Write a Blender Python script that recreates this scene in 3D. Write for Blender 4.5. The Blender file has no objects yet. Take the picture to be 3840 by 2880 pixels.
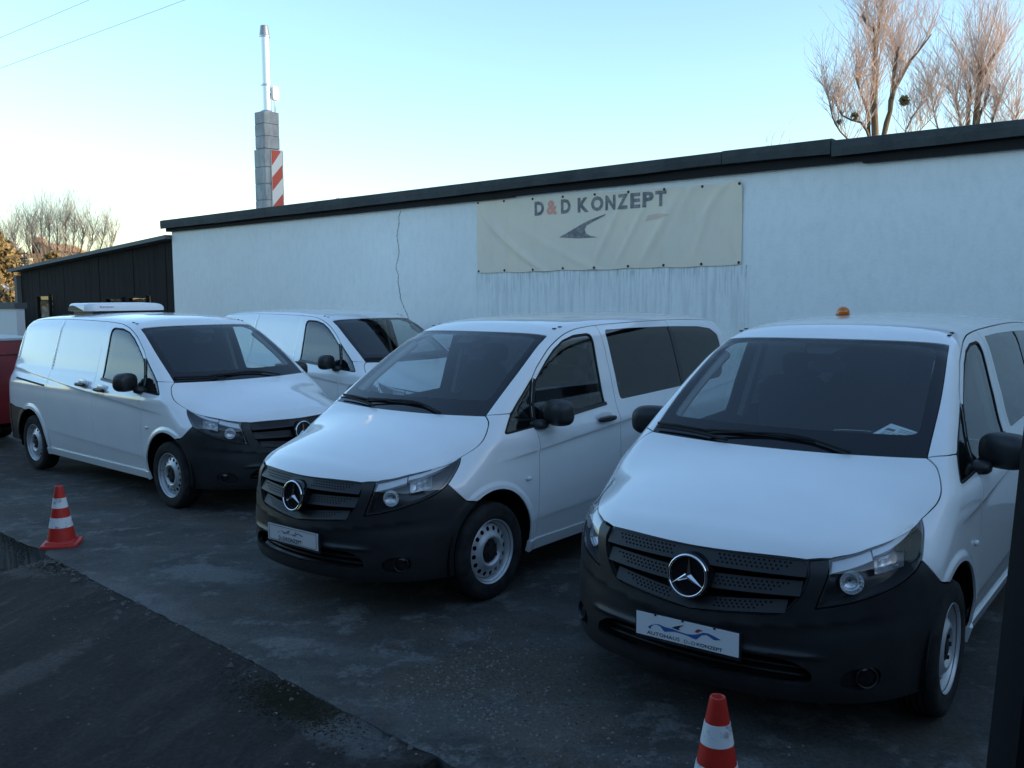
import bpy, bmesh, math, random
import numpy as np
from mathutils import Vector, Matrix
from mathutils.geometry import delaunay_2d_cdt

SC = bpy.context.scene
COL = SC.collection
rng = np.random.default_rng(7)
random.seed(7)

# ------------------------------------------------------------------ camera
cam_d = bpy.data.cameras.new("camera")
cam = bpy.data.objects.new("camera", cam_d)
COL.objects.link(cam)
SC.camera = cam
cam_d.sensor_fit = 'HORIZONTAL'
cam_d.sensor_width = 36.0
cam_d.lens = 3469.1 / 3840 * 36.0
cam_d.clip_start = 0.05
cam_d.clip_end = 2000
PITCH, ROLL = math.radians(5.584), math.radians(0.322)
_f = Vector((0, math.cos(PITCH), -math.sin(PITCH)))
_u = Vector((0, math.sin(PITCH), math.cos(PITCH)))
_r = Vector((1, 0, 0))
_rx = _r * math.cos(ROLL) - _u * math.sin(ROLL)
_uy = _r * math.sin(ROLL) + _u * math.cos(ROLL)
_m = Matrix((( _rx.x, _uy.x, -_f.x, 0), (_rx.y, _uy.y, -_f.y, 0), (_rx.z, _uy.z, -_f.z, 2.094), (0, 0, 0, 1)))
cam.matrix_world = _m

# ------------------------------------------------------------------ world, sun, exposure
SUN_EL = math.radians(8.0)
SUN_AZ = math.radians(103.0)        # clockwise from +Y (the view direction): low, from the right
world = bpy.data.worlds.new("World")
SC.world = world
world.use_nodes = True
nt = world.node_tree
nt.nodes.clear()
sky = nt.nodes.new('ShaderNodeTexSky')
sky.sky_type = 'NISHITA'
sky.sun_disc = False
sky.sun_elevation = SUN_EL
sky.sun_rotation = SUN_AZ
sky.altitude = 0
sky.air_density = 1.0
sky.dust_density = 0.9
sky.ozone_density = 2.2
bg = nt.nodes.new('ShaderNodeBackground')
bg.inputs['Strength'].default_value = 0.15
wo = nt.nodes.new('ShaderNodeOutputWorld')
nt.links.new(sky.outputs[0], bg.inputs['Color'])
nt.links.new(bg.outputs[0], wo.inputs['Surface'])

sun_d = bpy.data.lights.new("sun", 'SUN')
sun_d.energy = 2.0
sun_d.angle = math.radians(0.5)
sun_d.color = (1.0, 0.80, 0.58)
sun = bpy.data.objects.new("sun", sun_d)
COL.objects.link(sun)
_sd = Vector((math.sin(SUN_AZ) * math.cos(SUN_EL), math.cos(SUN_AZ) * math.cos(SUN_EL), math.sin(SUN_EL)))
sun.rotation_euler = _sd.to_track_quat('Z', 'Y').to_euler()

vs = SC.view_settings
vs.view_transform = 'Standard'
vs.look = 'None'
vs.exposure = 1.84
vs.gamma = 1.0
vs.use_curve_mapping = False
SC.cycles.use_denoising = True
SC.cycles.max_bounces = 8
SC.cycles.transparent_max_bounces = 12

# ------------------------------------------------------------------ materials
MATS = {}
def mat(name, color=(.5, .5, .5), rough=.5, metal=0.0, coat=0.0, spec=.5, trans=0.0):
    if name in MATS: return MATS[name]
    m = bpy.data.materials.new(name)
    m.use_nodes = True
    b = m.node_tree.nodes['Principled BSDF']
    b.inputs['Base Color'].default_value = (*color, 1)
    b.inputs['Roughness'].default_value = rough
    b.inputs['Metallic'].default_value = metal
    b.inputs['Coat Weight'].default_value = coat
    b.inputs['Coat Roughness'].default_value = .04
    b.inputs['Specular IOR Level'].default_value = spec
    MATS[name] = m
    return m
def nodes(m): return m.node_tree.nodes, m.node_tree.links
def noise(m, scale, detail=4, rough=.55, vec=None, dist=0.0):
    n, l = nodes(m)
    t = n.new('ShaderNodeTexNoise')
    t.inputs['Scale'].default_value = scale
    t.inputs['Detail'].default_value = detail
    t.inputs['Roughness'].default_value = rough
    t.inputs['Distortion'].default_value = dist
    if vec is not None: l.new(vec, t.inputs['Vector'])
    return t.outputs['Fac']
def ramp(m, fac, stops):
    n, l = nodes(m)
    r = n.new('ShaderNodeValToRGB')
    e = r.color_ramp.elements
    while len(e) > len(stops): e.remove(e[-1])
    while len(e) < len(stops): e.new(.5)
    for k, (p, c) in zip(e, stops):
        k.position = p
        k.color = (c[0], c[1], c[2], 1) if not isinstance(c, (int, float)) else (c, c, c, 1)
    l.new(fac, r.inputs[0])
    return r.outputs[0]
def mixc(m, fac, a, b, mode='MIX'):
    n, l = nodes(m)
    x = n.new('ShaderNodeMix')
    x.data_type = 'RGBA'
    x.blend_type = mode
    if isinstance(fac, (int, float)): x.inputs[0].default_value = fac
    else: l.new(fac, x.inputs[0])
    for s, v in ((6, a), (7, b)):
        if isinstance(v, tuple): x.inputs[s].default_value = (*v, 1)
        else: l.new(v, x.inputs[s])
    return x.outputs[2]
def math_(m, op, a, b=None):
    n, l = nodes(m)
    x = n.new('ShaderNodeMath')
    x.operation = op
    for i, v in enumerate((a, b)):
        if v is None: continue
        if isinstance(v, (int, float)): x.inputs[i].default_value = v
        else: l.new(v, x.inputs[i])
    return x.outputs[0]
def setin(m, name, sock):
    n, l = nodes(m)
    l.new(sock, n['Principled BSDF'].inputs[name])
def bump(m, fac, strength=.3, dist=.01):
    n, l = nodes(m)
    b = n.new('ShaderNodeBump')
    b.inputs['Strength'].default_value = strength
    b.inputs['Distance'].default_value = dist
    l.new(fac, b.inputs['Height'])
    l.new(b.outputs[0], n['Principled BSDF'].inputs['Normal'])
def objco(m):
    n, l = nodes(m)
    return n.new('ShaderNodeTexCoord').outputs['Object']
def mapping(m, vec, scale=(1, 1, 1), rot=(0, 0, 0)):
    n, l = nodes(m)
    k = n.new('ShaderNodeMapping')
    k.inputs['Scale'].default_value = scale
    k.inputs['Rotation'].default_value = rot
    l.new(vec, k.inputs['Vector'])
    return k.outputs[0]
def stretched(m, vec, ang, sx, sy):
    # coordinates drawn out along a direction (ang from +X)
    n, l = nodes(m)
    k = n.new('ShaderNodeMapping'); k.vector_type = 'TEXTURE'
    k.inputs['Rotation'].default_value = (0, 0, math.radians(ang)); k.inputs['Scale'].default_value = (sx, sy, 1)
    l.new(vec, k.inputs['Vector'])
    return k.outputs[0]
def spot(m, vec, cx, cy, ang, rx, ry, rough=.5):
    # a ragged worn patch round one place
    n, l = nodes(m)
    k = n.new('ShaderNodeMapping'); k.vector_type = 'TEXTURE'
    k.inputs['Location'].default_value = (cx, cy, 0); k.inputs['Rotation'].default_value = (0, 0, math.radians(ang)); k.inputs['Scale'].default_value = (rx, ry, 50)
    l.new(vec, k.inputs['Vector'])
    g = n.new('ShaderNodeVectorMath'); g.operation = 'LENGTH'; l.new(k.outputs[0], g.inputs[0])
    d = math_(m, 'ADD', g.outputs['Value'], math_(m, 'MULTIPLY', math_(m, 'SUBTRACT', noise(m, 9, 8, .72, vec), .5), 3.2 * rough))
    r = n.new('ShaderNodeMapRange'); r.interpolation_type = 'SMOOTHSTEP'; l.new(d, r.inputs[0])
    r.inputs[1].default_value = 1.05; r.inputs[2].default_value = .55
    return r.outputs[0]
def glass(name, tint, ior=1.5, rough=0.0, haze=0.0, hazecol=(.02, .02, .02)):
    if name in MATS: return MATS[name]
    m = bpy.data.materials.new(name)
    m.use_nodes = True
    n, l = nodes(m)
    n.clear()
    o = n.new('ShaderNodeOutputMaterial')
    mx = n.new('ShaderNodeMixShader')
    # reflectance of a thin pane, the same from both sides
    ge = n.new('ShaderNodeNewGeometry')
    dt = n.new('ShaderNodeVectorMath'); dt.operation = 'DOT_PRODUCT'
    l.new(ge.outputs['Normal'], dt.inputs[0]); l.new(ge.outputs['Incoming'], dt.inputs[1])
    def mm(op, a, b=None):
        x = n.new('ShaderNodeMath'); x.operation = op
        for i, v in enumerate((a, b)):
            if v is None: continue
            if isinstance(v, (int, float)): x.inputs[i].default_value = v
            else: l.new(v, x.inputs[i])
        return x.outputs[0]
    f0 = ((ior - 1) / (ior + 1)) ** 2
    fres = mm('MULTIPLY', mm('POWER', mm('SUBTRACT', 1.0, mm('ABSOLUTE', dt.outputs['Value'])), 5.0), 1 - 2 * f0)
    fres = mm('ADD', fres, 2 * f0)
    tr = n.new('ShaderNodeBsdfTransparent')
    tr.inputs[0].default_value = (*tint, 1)
    gl = n.new('ShaderNodeBsdfGlossy')
    gl.inputs['Color'].default_value = (1, 1, 1, 1)
    gl.inputs['Roughness'].default_value = rough
    l.new(fres, mx.inputs[0])
    src = tr
    if haze > 0:
        df = n.new('ShaderNodeBsdfDiffuse')
        df.inputs[0].default_value = (*hazecol, 1)
        m2 = n.new('ShaderNodeMixShader')
        m2.inputs[0].default_value = haze
        l.new(tr.outputs[0], m2.inputs[1])
        l.new(df.outputs[0], m2.inputs[2])
        src = m2
    l.new(src.outputs[0], mx.inputs[1])
    l.new(gl.outputs[0], mx.inputs[2])
    l.new(mx.outputs[0], o.inputs[0])
    MATS[name] = m
    return m

M_WHITE = mat('white_paint', (.74, .75, .76), .32, coat=1.0)
_c = objco(M_WHITE)
setin(M_WHITE, 'Base Color', mixc(M_WHITE, ramp(M_WHITE, noise(M_WHITE, 2.2, 5, vec=_c), [(.35, 0), (.75, .5)]), (.80, .81, .81), (.71, .715, .715)))
setin(M_WHITE, 'Coat Roughness', ramp(M_WHITE, noise(M_WHITE, 6, 5, vec=_c), [(.3, .03), (.8, .12)]))
M_BLACK = mat('black_plastic', (.018, .019, .021), .46, spec=.5)
_c = objco(M_BLACK)
setin(M_BLACK, 'Base Color', mixc(M_BLACK, ramp(M_BLACK, noise(M_BLACK, 7, 6, vec=_c), [(.35, 0), (.75, 1)]), (.011, .0118, .0125), (.020, .021, .022)))
bump(M_BLACK, noise(M_BLACK, 420, 2, vec=_c), .12, .002)
M_GRILLE = mat('grille_plastic', (.014, .0145, .0155), .5, spec=.4)
M_DARK = mat('dark_cavity', (.006, .006, .007), .9, spec=.1)
M_FRIT = mat('black_glass_edge', (.008, .008, .010), .06, spec=.5)
M_RUBBER = mat('black_rubber', (.014, .014, .015), .75, spec=.3)
M_TYRE = mat('tyre_rubber', (.016, .016, .017), .85, spec=.3)
_c = objco(M_TYRE)
setin(M_TYRE, 'Base Color', mixc(M_TYRE, ramp(M_TYRE, noise(M_TYRE, 9, 6, vec=_c), [(.4, 0), (.7, 1)]), (.012, .012, .013), (.034, .033, .031)))
M_STEEL = mat('silver_wheel_paint', (.50, .51, .52), .35, metal=.35, coat=.4)
_c = objco(M_STEEL)
setin(M_STEEL, 'Roughness', ramp(M_STEEL, noise(M_STEEL, 12, 5, vec=_c), [(.3, .25), (.8, .55)]))
M_CHROME = mat('chrome', (.78, .79, .80), .07, metal=1.0)
M_REFL = mat('lamp_reflector', (.80, .81, .82), .30, metal=1.0)
M_LAMPHOUSE = mat('lamp_housing', (.045, .047, .05), .28, spec=.6)
M_DRL = mat('white_lamp_strip', (.70, .72, .74), .25, spec=.8)
M_GLASS = glass('window_glass', (.74, .80, .80), 1.52)
M_SIDEG = glass('side_glass', (.66, .72, .72), 1.52)
M_TINT = glass('tinted_glass', (.05, .05, .055), 1.5)
M_LENS = glass('clear_lens', (.92, .93, .94), 1.45)
M_INT = mat('cabin_plastic', (.020, .021, .023), .7, spec=.3)
M_TRIM = mat('pale_pillar_trim', (.30, .31, .31), .8)
M_SEAT = mat('seat_fabric', (.016, .017, .020), .95, spec=.1)
M_PLATEW = mat('plate_white', (.72, .73, .74), .45)
M_PLATEB = mat('plate_black', (.012, .013, .02), .4)
M_INK = mat('plate_ink', (.02, .03, .05), .5)
M_BLUE = mat('plate_blue', (.035, .11, .32), .5)
M_REDINK = mat('plate_red', (.38, .05, .04), .5)
M_AMBER = glass('amber_lens', (.85, .22, .01), 1.45, haze=.6, hazecol=(.75, .20, .01))
M_PAPER = mat('paper', (.75, .77, .76), .7)
M_PAPERINK = mat('paper_ink', (.12, .14, .15), .7)

# ------------------------------------------------------------------ mesh helpers
def link(o, parent=None, mw=None):
    COL.objects.link(o)
    if parent is not None: o.parent = parent
    return o
def mesh_obj(name, V, Fc, m, parent=None, N=None, smooth=False, mats=None, midx=None):
    me = bpy.data.meshes.new(name)
    V = np.asarray(V, float)
    me.from_pydata(V.tolist(), [], [list(map(int, f)) for f in Fc])
    for k in (mats or [m]): me.materials.append(k)
    if midx is not None: me.polygons.foreach_set('material_index', list(map(int, midx)))
    if smooth or N is not None:
        me.polygons.foreach_set('use_smooth', [True] * len(me.polygons))
    me.update()
    if N is not None:
        me.normals_split_custom_set_from_vertices(np.asarray(N, float).tolist())
    o = bpy.data.objects.new(name, me)
    return link(o, parent)
def empty(name, loc=(0, 0, 0), rz=0.0, parent=None):
    o = bpy.data.objects.new(name, None)
    o.empty_display_size = .2
    o.location = loc
    o.rotation_euler = (0, 0, rz)
    return link(o, parent)
def tag(o, label=None, cat=None, group=None, kind=None):
    if label: o['label'] = label
    if cat: o['category'] = cat
    if group: o['group'] = group
    if kind: o['kind'] = kind
    return o
class MB:
    """collects simple solids into one mesh"""
    def __init__(s): s.V = []; s.F = []; s.n = 0
    def add(s, V, Fc):
        V = np.asarray(V, float)
        s.V.append(V); s.F += [[i + s.n for i in f] for f in Fc]; s.n += len(V)
        return s
    def box(s, c, d, R=None):
        x, y, z = [k / 2 for k in d]
        v = np.array([(a * x, b * y, e * z) for a in (-1, 1) for b in (-1, 1) for e in (-1, 1)])
        if R is not None: v = v @ np.asarray(R, float).T
        v = v + np.asarray(c, float)
        return s.add(v, [(0, 1, 3, 2), (4, 6, 7, 5), (0, 4, 5, 1), (2, 3, 7, 6), (0, 2, 6, 4), (1, 5, 7, 3)])
    def prism(s, poly, axis_vec):
        P = np.asarray(poly, float); n = len(P)
        v = np.vstack([P, P + np.asarray(axis_vec, float)])
        f = [tuple(range(n))[::-1], tuple(range(n, 2 * n))] + [(i, (i + 1) % n, (i + 1) % n + n, i + n) for i in range(n)]
        return s.add(v, f)
    def tube(s, pts, r, n=6, caps=True):
        P = np.asarray(pts, float); k = len(P)
        R = np.full(k, r) if np.isscalar(r) else np.asarray(r, float)
        T = np.gradient(P, axis=0); T /= np.linalg.norm(T, axis=1)[:, None] + 1e-12
        a = np.array([0, 0, 1.0]) if abs(T[0][2]) < .9 else np.array([1.0, 0, 0])
        V = []
        for i in range(k):
            u = np.cross(T[i], a); u /= np.linalg.norm(u) + 1e-12
            w = np.cross(u, T[i])
            for j in range(n):
                t = 2 * math.pi * j / n
                V.append(P[i] + R[i] * (math.cos(t) * u + math.sin(t) * w))
        f = [(i * n + j, i * n + (j + 1) % n, (i + 1) * n + (j + 1) % n, (i + 1) * n + j) for i in range(k - 1) for j in range(n)]
        if caps: f += [tuple(range(n))[::-1], tuple(range((k - 1) * n, k * n))]
        return s.add(V, f)
    def lathe(s, c, d, prof, n=32, close=False):
        """prof: (radius, height along d)"""
        d = np.asarray(d, float); d /= np.linalg.norm(d)
        a = np.array([0, 0, 1.0]) if abs(d[2]) < .9 else np.array([1.0, 0, 0])
        u = np.cross(a, d); u /= np.linalg.norm(u); w = np.cross(d, u)
        V = []
        for r, h in prof:
            for j in range(n):
                t = 2 * math.pi * j / n
                V.append(np.asarray(c, float) + r * (math.cos(t) * u + math.sin(t) * w) + h * d)
        k = len(prof)
        f = [(i * n + j, i * n + (j + 1) % n, (i + 1) * n + (j + 1) % n, (i + 1) * n + j) for i in range(k - 1) for j in range(n)]
        if close: f += [tuple(range(n))[::-1], tuple(range((k - 1) * n, k * n))]
        return s.add(V, f)
    def superell(s, c, d, e=.5, nu=24, nv=14, R=None):
        V = []; sg = lambda v, p: math.copysign(abs(v) ** p, v)
        for i in range(nv + 1):
            ph = -math.pi / 2 + math.pi * i / nv
            for j in range(nu):
                t = 2 * math.pi * j / nu
                V.append((d[0] * sg(math.cos(ph), e) * sg(math.cos(t), e), d[1] * sg(math.cos(ph), e) * sg(math.sin(t), e), d[2] * sg(math.sin(ph), e)))
        V = np.array(V)
        if R is not None: V = V @ np.asarray(R, float).T
        V = V + np.asarray(c, float)
        f = [(i * nu + j, i * nu + (j + 1) % nu, (i + 1) * nu + (j + 1) % nu, (i + 1) * nu + j) for i in range(nv) for j in range(nu)]
        return s.add(V, f)
    def build(s, name, m, parent=None, smooth=False, angle=None):
        o = mesh_obj(name, np.vstack(s.V), s.F, m, parent, smooth=smooth)
        if angle is not None:
            o.data.polygons.foreach_set('use_smooth', [True] * len(o.data.polygons))
            o.data.set_sharp_from_angle(angle=math.radians(angle))
        return o
def text_data(body, size, bold=0.0, spacing=1.0, align='LEFT'):
    c = bpy.data.curves.new('lettering', 'FONT')
    c.body = body; c.size = size; c.offset = bold; c.space_character = spacing; c.align_x = align
    c.resolution_u = 3
    o = bpy.data.objects.new('lettering_source', c)
    COL.objects.link(o)
    dg = bpy.context.evaluated_depsgraph_get()
    me = bpy.data.meshes.new_from_object(o.evaluated_get(dg))
    V = np.array([v.co[:] for v in me.vertices]); Fc = [list(p.vertices) for p in me.polygons]
    bpy.data.objects.remove(o); bpy.data.curves.remove(c); bpy.data.meshes.remove(me)
    return V, Fc
def copy_tree(o, parent=None):
    c = o.copy(); COL.objects.link(c); c.parent = parent
    for ch in o.children: copy_tree(ch, c)
    return c

VL = 4.95
def smax(a,b,k):
    h=np.maximum(k-np.abs(a-b),0)/k
    return np.maximum(a,b)+h*h*k*.25
def smin(a,b,k): return -smax(-a,-b,k)
def ss(a,b,x):
    t=np.clip((x-a)/(b-a),0,1);return t*t*(3-2*t)
def pch(xs,ys):
    # monotone-ish cubic hermite (catmull) interpolation
    xs=np.array(xs,float);ys=np.array(ys,float)
    m=np.zeros_like(ys);d=np.diff(ys)/np.diff(xs)
    m[1:-1]=(d[:-1]*np.diff(xs)[1:]+d[1:]*np.diff(xs)[:-1])/(xs[2:]-xs[:-2]);m[0]=d[0];m[-1]=d[-1]
    for i in range(1,len(xs)-1):
        if d[i-1]*d[i]<=0:m[i]=0
    def f(x):
        x=np.clip(x,xs[0],xs[-1]);i=np.clip(np.searchsorted(xs,x)-1,0,len(xs)-2)
        hh=xs[i+1]-xs[i];t=(x-xs[i])/hh
        return (ys[i]*(2*t**3-3*t**2+1)+m[i]*hh*(t**3-2*t**2+t)+ys[i+1]*(-2*t**3+3*t**2)+m[i+1]*hh*(t**3-t**2))
    return f
W_=pch([.15,.25,.34,.46,.60,.80,.98,1.07,1.13,1.20,1.45,1.76,1.82,1.95],[.885,.915,.938,.957,.963,.966,.964,.957,.930,.897,.823,.731,.71,.66])
ROOF=pch([1.0,1.6,1.76,1.85,1.94,2.1,2.5,3.2,4.0,4.6,4.8,5.2],[1.80,1.80,1.80,1.815,1.835,1.86,1.885,1.895,1.882,1.85,1.825,1.75])
HOODC=pch([-.2,0.03,.06,.12,.25,.5,.75,.95,1.3],[.70,.862,.895,.938,.995,1.082,1.155,1.212,1.30])
FR=pch([.1,.2,.27,.34,.42,.56,.60,.68,.78,.86,.92,1.0,1.3],[.12,.03,-.005,-.018,-.022,-.02,-.012,-.002,.01,.03,.06,.12,.40])
ARCH=[(.895,.345),(4.095,.345)]
def width(x,z):
    w=W_(z)
    # plan taper to the front
    s=np.clip((1.35-x)/.7,0,2)
    w=w-.022*s**1.6*(1+1.6*ss(.75,1.1,z))*(1-.75*ss(1.15,1.3,z))
    # plan taper to rear
    r=np.clip((x-3.3)/1.6,0,1); w=w-.022*r*r
    # waist crease
    zc=.94+.075*(x-1.0)
    d=np.maximum(zc-z,0);w=w-.014*np.exp(-d/.22)*(1-np.exp(-d/.018))*ss(.85,1.3,x)
    # lower crease
    d=np.maximum(.475+.03*(x-1.4)-z,0);w=w-.010*(1-np.exp(-d/.03))*ss(1.2,1.45,x)*(1-ss(3.55,3.75,x))
    # arch flares
    for ax,az in ARCH:
        rr=np.hypot(x-ax,(z-az));w=w+.014*(1-ss(.435,.475,rr))
    return w
def F(x,y,z,nose=True):
    ay=np.abs(y)
    side=ay-width(x,z)
    # greenhouse top
    sx=np.clip((x-.9)/.9,0,1)
    ws=1.215+.646*(x-.93-.10*(y/.768)**2)+.05*sx*(1-sx)*2
    roof=ROOF(x)-.075*(y/.70)**2*.5-.05*(ay/.75)**6
    top=smin(ws,roof,.07)
    hood=HOODC(x)-.115*(y/.85)**2*(1-.55*ss(.6,1.05,x))-.05*(y/.85)**6*(1-ss(.55,1.0,x))+0.0
    cr=np.maximum(ay-(.50+.40*(x-.13)),0);hood=hood-.085*(np.sqrt(cr*cr+.0004)-.02)*ss(-.1,.2,x)*(1-ss(.95,1.1,x))
    hood=np.where(x>1.25,HOODC(1.25),hood)
    top=smax(hood,top,.02)
    tp=(z-top)*.85
    k=.10+.06*(1-ss(.6,1.1,x))
    a=smax(side,tp,k)
    fr=FR(z)+.30*y*y+.12*(ay/.8)**6
    zk=.548+.105*np.minimum(ay/.85,1.2)**1.5; dk=np.maximum(zk-z,0)
    fr=fr+.020*(1-np.exp(-dk/.045))*np.exp(-dk/.11)*ss(.95,.75,ay)
    fr=fr-.016*np.exp(-((z-.462)/.013)**2)*ss(.62,.50,ay)
    b=(fr-x)*.9
    a=smax(a,b,.07)
    rear=x-(VL-.03*(ay/.8)**2-.05*ay**6-.17*np.clip((z-.9)/.9,0,1)**1.6)
    a=smax(a,rear,.16)
    return smax(a,.2-z,.03)
def cast(o,d,tmax=6,n=600,off=0):
    """first root of F along ray (vectorised) from outside"""
    o=np.atleast_2d(o).astype(float);d=np.atleast_2d(d).astype(float)
    ts=np.linspace(0,tmax,n);found=np.full(len(o),np.nan)
    prev=F(*(o.T))-off
    lo=np.zeros(len(o));hi=np.zeros(len(o));done=np.zeros(len(o),bool)
    for i in range(1,n):
        p=o+d*ts[i];v=F(*(p.T))-off
        hit=(~done)&(v<0)
        lo[hit]=ts[i-1];hi[hit]=ts[i];done|=hit
        if done.all():break
    for _ in range(30):
        m=(lo+hi)/2;p=o+d*m[:,None];v=F(*(p.T))-off
        neg=v<0;hi=np.where(neg,m,hi);lo=np.where(neg,lo,m)
    p=o+d*hi[:,None];p[~done]=np.nan
    return p
# ------------------------------------------------------------------ van body: panels cut from the body surface
XA, XR = 1.35, 4.15
R2 = math.sqrt(.5)
def fwd(fr, P):
    P = np.atleast_2d(P).astype(float)
    x, y, z = P.T
    if fr == 'SIDE': return np.stack([x, z], 1)
    if fr == 'TOP': return np.stack([x, y], 1)
    if fr == 'DIAG': return np.stack([x, (z - y) * R2], 1)
    if fr == 'CYL': return np.stack([np.arctan2(y, XA - x) * 1.2, z], 1)
    return np.stack([np.arctan2(y, x - XR) * .9, z], 1)
def inv(fr, U, off=0.0):
    a, b = U.T; o = np.zeros((len(U), 3)); d = np.zeros((len(U), 3)); tm = 2.2
    if fr == 'SIDE': o[:, 0] = a; o[:, 1] = 1.25; o[:, 2] = b; d[:, 1] = -1; tm = 1.2
    elif fr == 'TOP': o[:, 0] = a; o[:, 1] = b; o[:, 2] = 2.2; d[:, 2] = -1; tm = 2.0
    elif fr == 'DIAG':
        o[:, 0] = a; o[:, 1] = -b * R2 + 2.4 * R2; o[:, 2] = b * R2 + 2.4 * R2; d[:, 1] = -R2; d[:, 2] = -R2; tm = 2.2
    elif fr == 'CYL':
        t = a / 1.2; o[:, 0] = XA - 1.9 * np.cos(t); o[:, 1] = 1.9 * np.sin(t); o[:, 2] = b; d[:, 0] = np.cos(t); d[:, 1] = -np.sin(t); tm = 1.85
    else:
        t = a / .9; o[:, 0] = XR + 1.6 * np.cos(t); o[:, 1] = 1.6 * np.sin(t); o[:, 2] = b; d[:, 0] = -np.cos(t); d[:, 1] = -np.sin(t); tm = 1.55
    return cast(o, d, tm, 160, off)
def grad(P):
    e = 2e-3; g = np.zeros_like(P)
    for i in range(3):
        q = P.copy(); q[:, i] += e; r = P.copy(); r[:, i] -= e
        g[:, i] = F(*q.T) - F(*r.T)
    return g / (np.linalg.norm(g, axis=1)[:, None] + 1e-12)
def curve(pts, smooth=True, step=.014):
    P = np.asarray(pts, float)
    if smooth and len(P) > 2:
        Q = np.vstack([2 * P[0] - P[1], P, 2 * P[-1] - P[-2]]); out = []
        for i in range(1, len(Q) - 2):
            p0, p1, p2, p3 = Q[i - 1:i + 3]
            for t in np.linspace(0, 1, 12, endpoint=False):
                out.append(.5 * ((2 * p1) + (-p0 + p2) * t + (2 * p0 - 5 * p1 + 4 * p2 - p3) * t * t + (-p0 + 3 * p1 - 3 * p2 + p3) * t ** 3))
        out.append(P[-1]); P = np.array(out)
    d = np.r_[0, np.cumsum(np.linalg.norm(np.diff(P, axis=0), axis=1))]
    n = max(1, int(round(d[-1] / step)))
    s = np.linspace(0, d[-1], n + 1)
    if not smooth:      # keep corners
        s = np.unique(np.r_[s, d])
    return np.stack([np.interp(s, d, P[:, k]) for k in range(P.shape[1])], 1)
def inside(poly, P):
    x, y = P.T; c = np.zeros(len(P), bool); n = len(poly)
    for i in range(n):
        x1, y1 = poly[i]; x2, y2 = poly[(i + 1) % n]
        if y1 == y2: continue
        k = ((y1 > y) != (y2 > y)) & (x < (x2 - x1) * (y - y1) / (y2 - y1) + x1); c ^= k
    return c
def offset_poly(p, g):
    p = np.asarray(p, float); n = len(p)
    ar = .5 * np.sum(p[:, 0] * np.roll(p[:, 1], -1) - np.roll(p[:, 0], -1) * p[:, 1])
    e = np.roll(p, -1, 0) - p; e /= np.linalg.norm(e, axis=1)[:, None] + 1e-12
    nn = np.stack([-e[:, 1], e[:, 0]], 1) * (1 if ar > 0 else -1)
    m = nn + np.roll(nn, 1, 0); ml = np.linalg.norm(m, axis=1)[:, None] + 1e-9; m = m / ml
    c = np.clip(np.sum(m * nn, 1), .45, 1)
    return p + m * (np.asarray(g) / c)[:, None] if not np.isscalar(g) else p + m * (g / c)[:, None]
def assemble(fr, segs, step=.014):
    """segs: (points3d, gap, smooth) joined end to end into one closed outline in the frame's plane"""
    U, G = [], []
    for pts, gap, sm in segs:
        u = curve(fwd(fr, pts), sm, step)
        U.append(u[:-1]); G.append(np.full(len(u) - 1, gap))
    U = np.vstack(U); G = np.hstack(G)
    keep = np.linalg.norm(U - np.roll(U, 1, 0), axis=1) > 1e-5
    U, G = U[keep], G[keep]
    return U, np.maximum(G, np.roll(G, 1))
GAP = .0034
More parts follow.
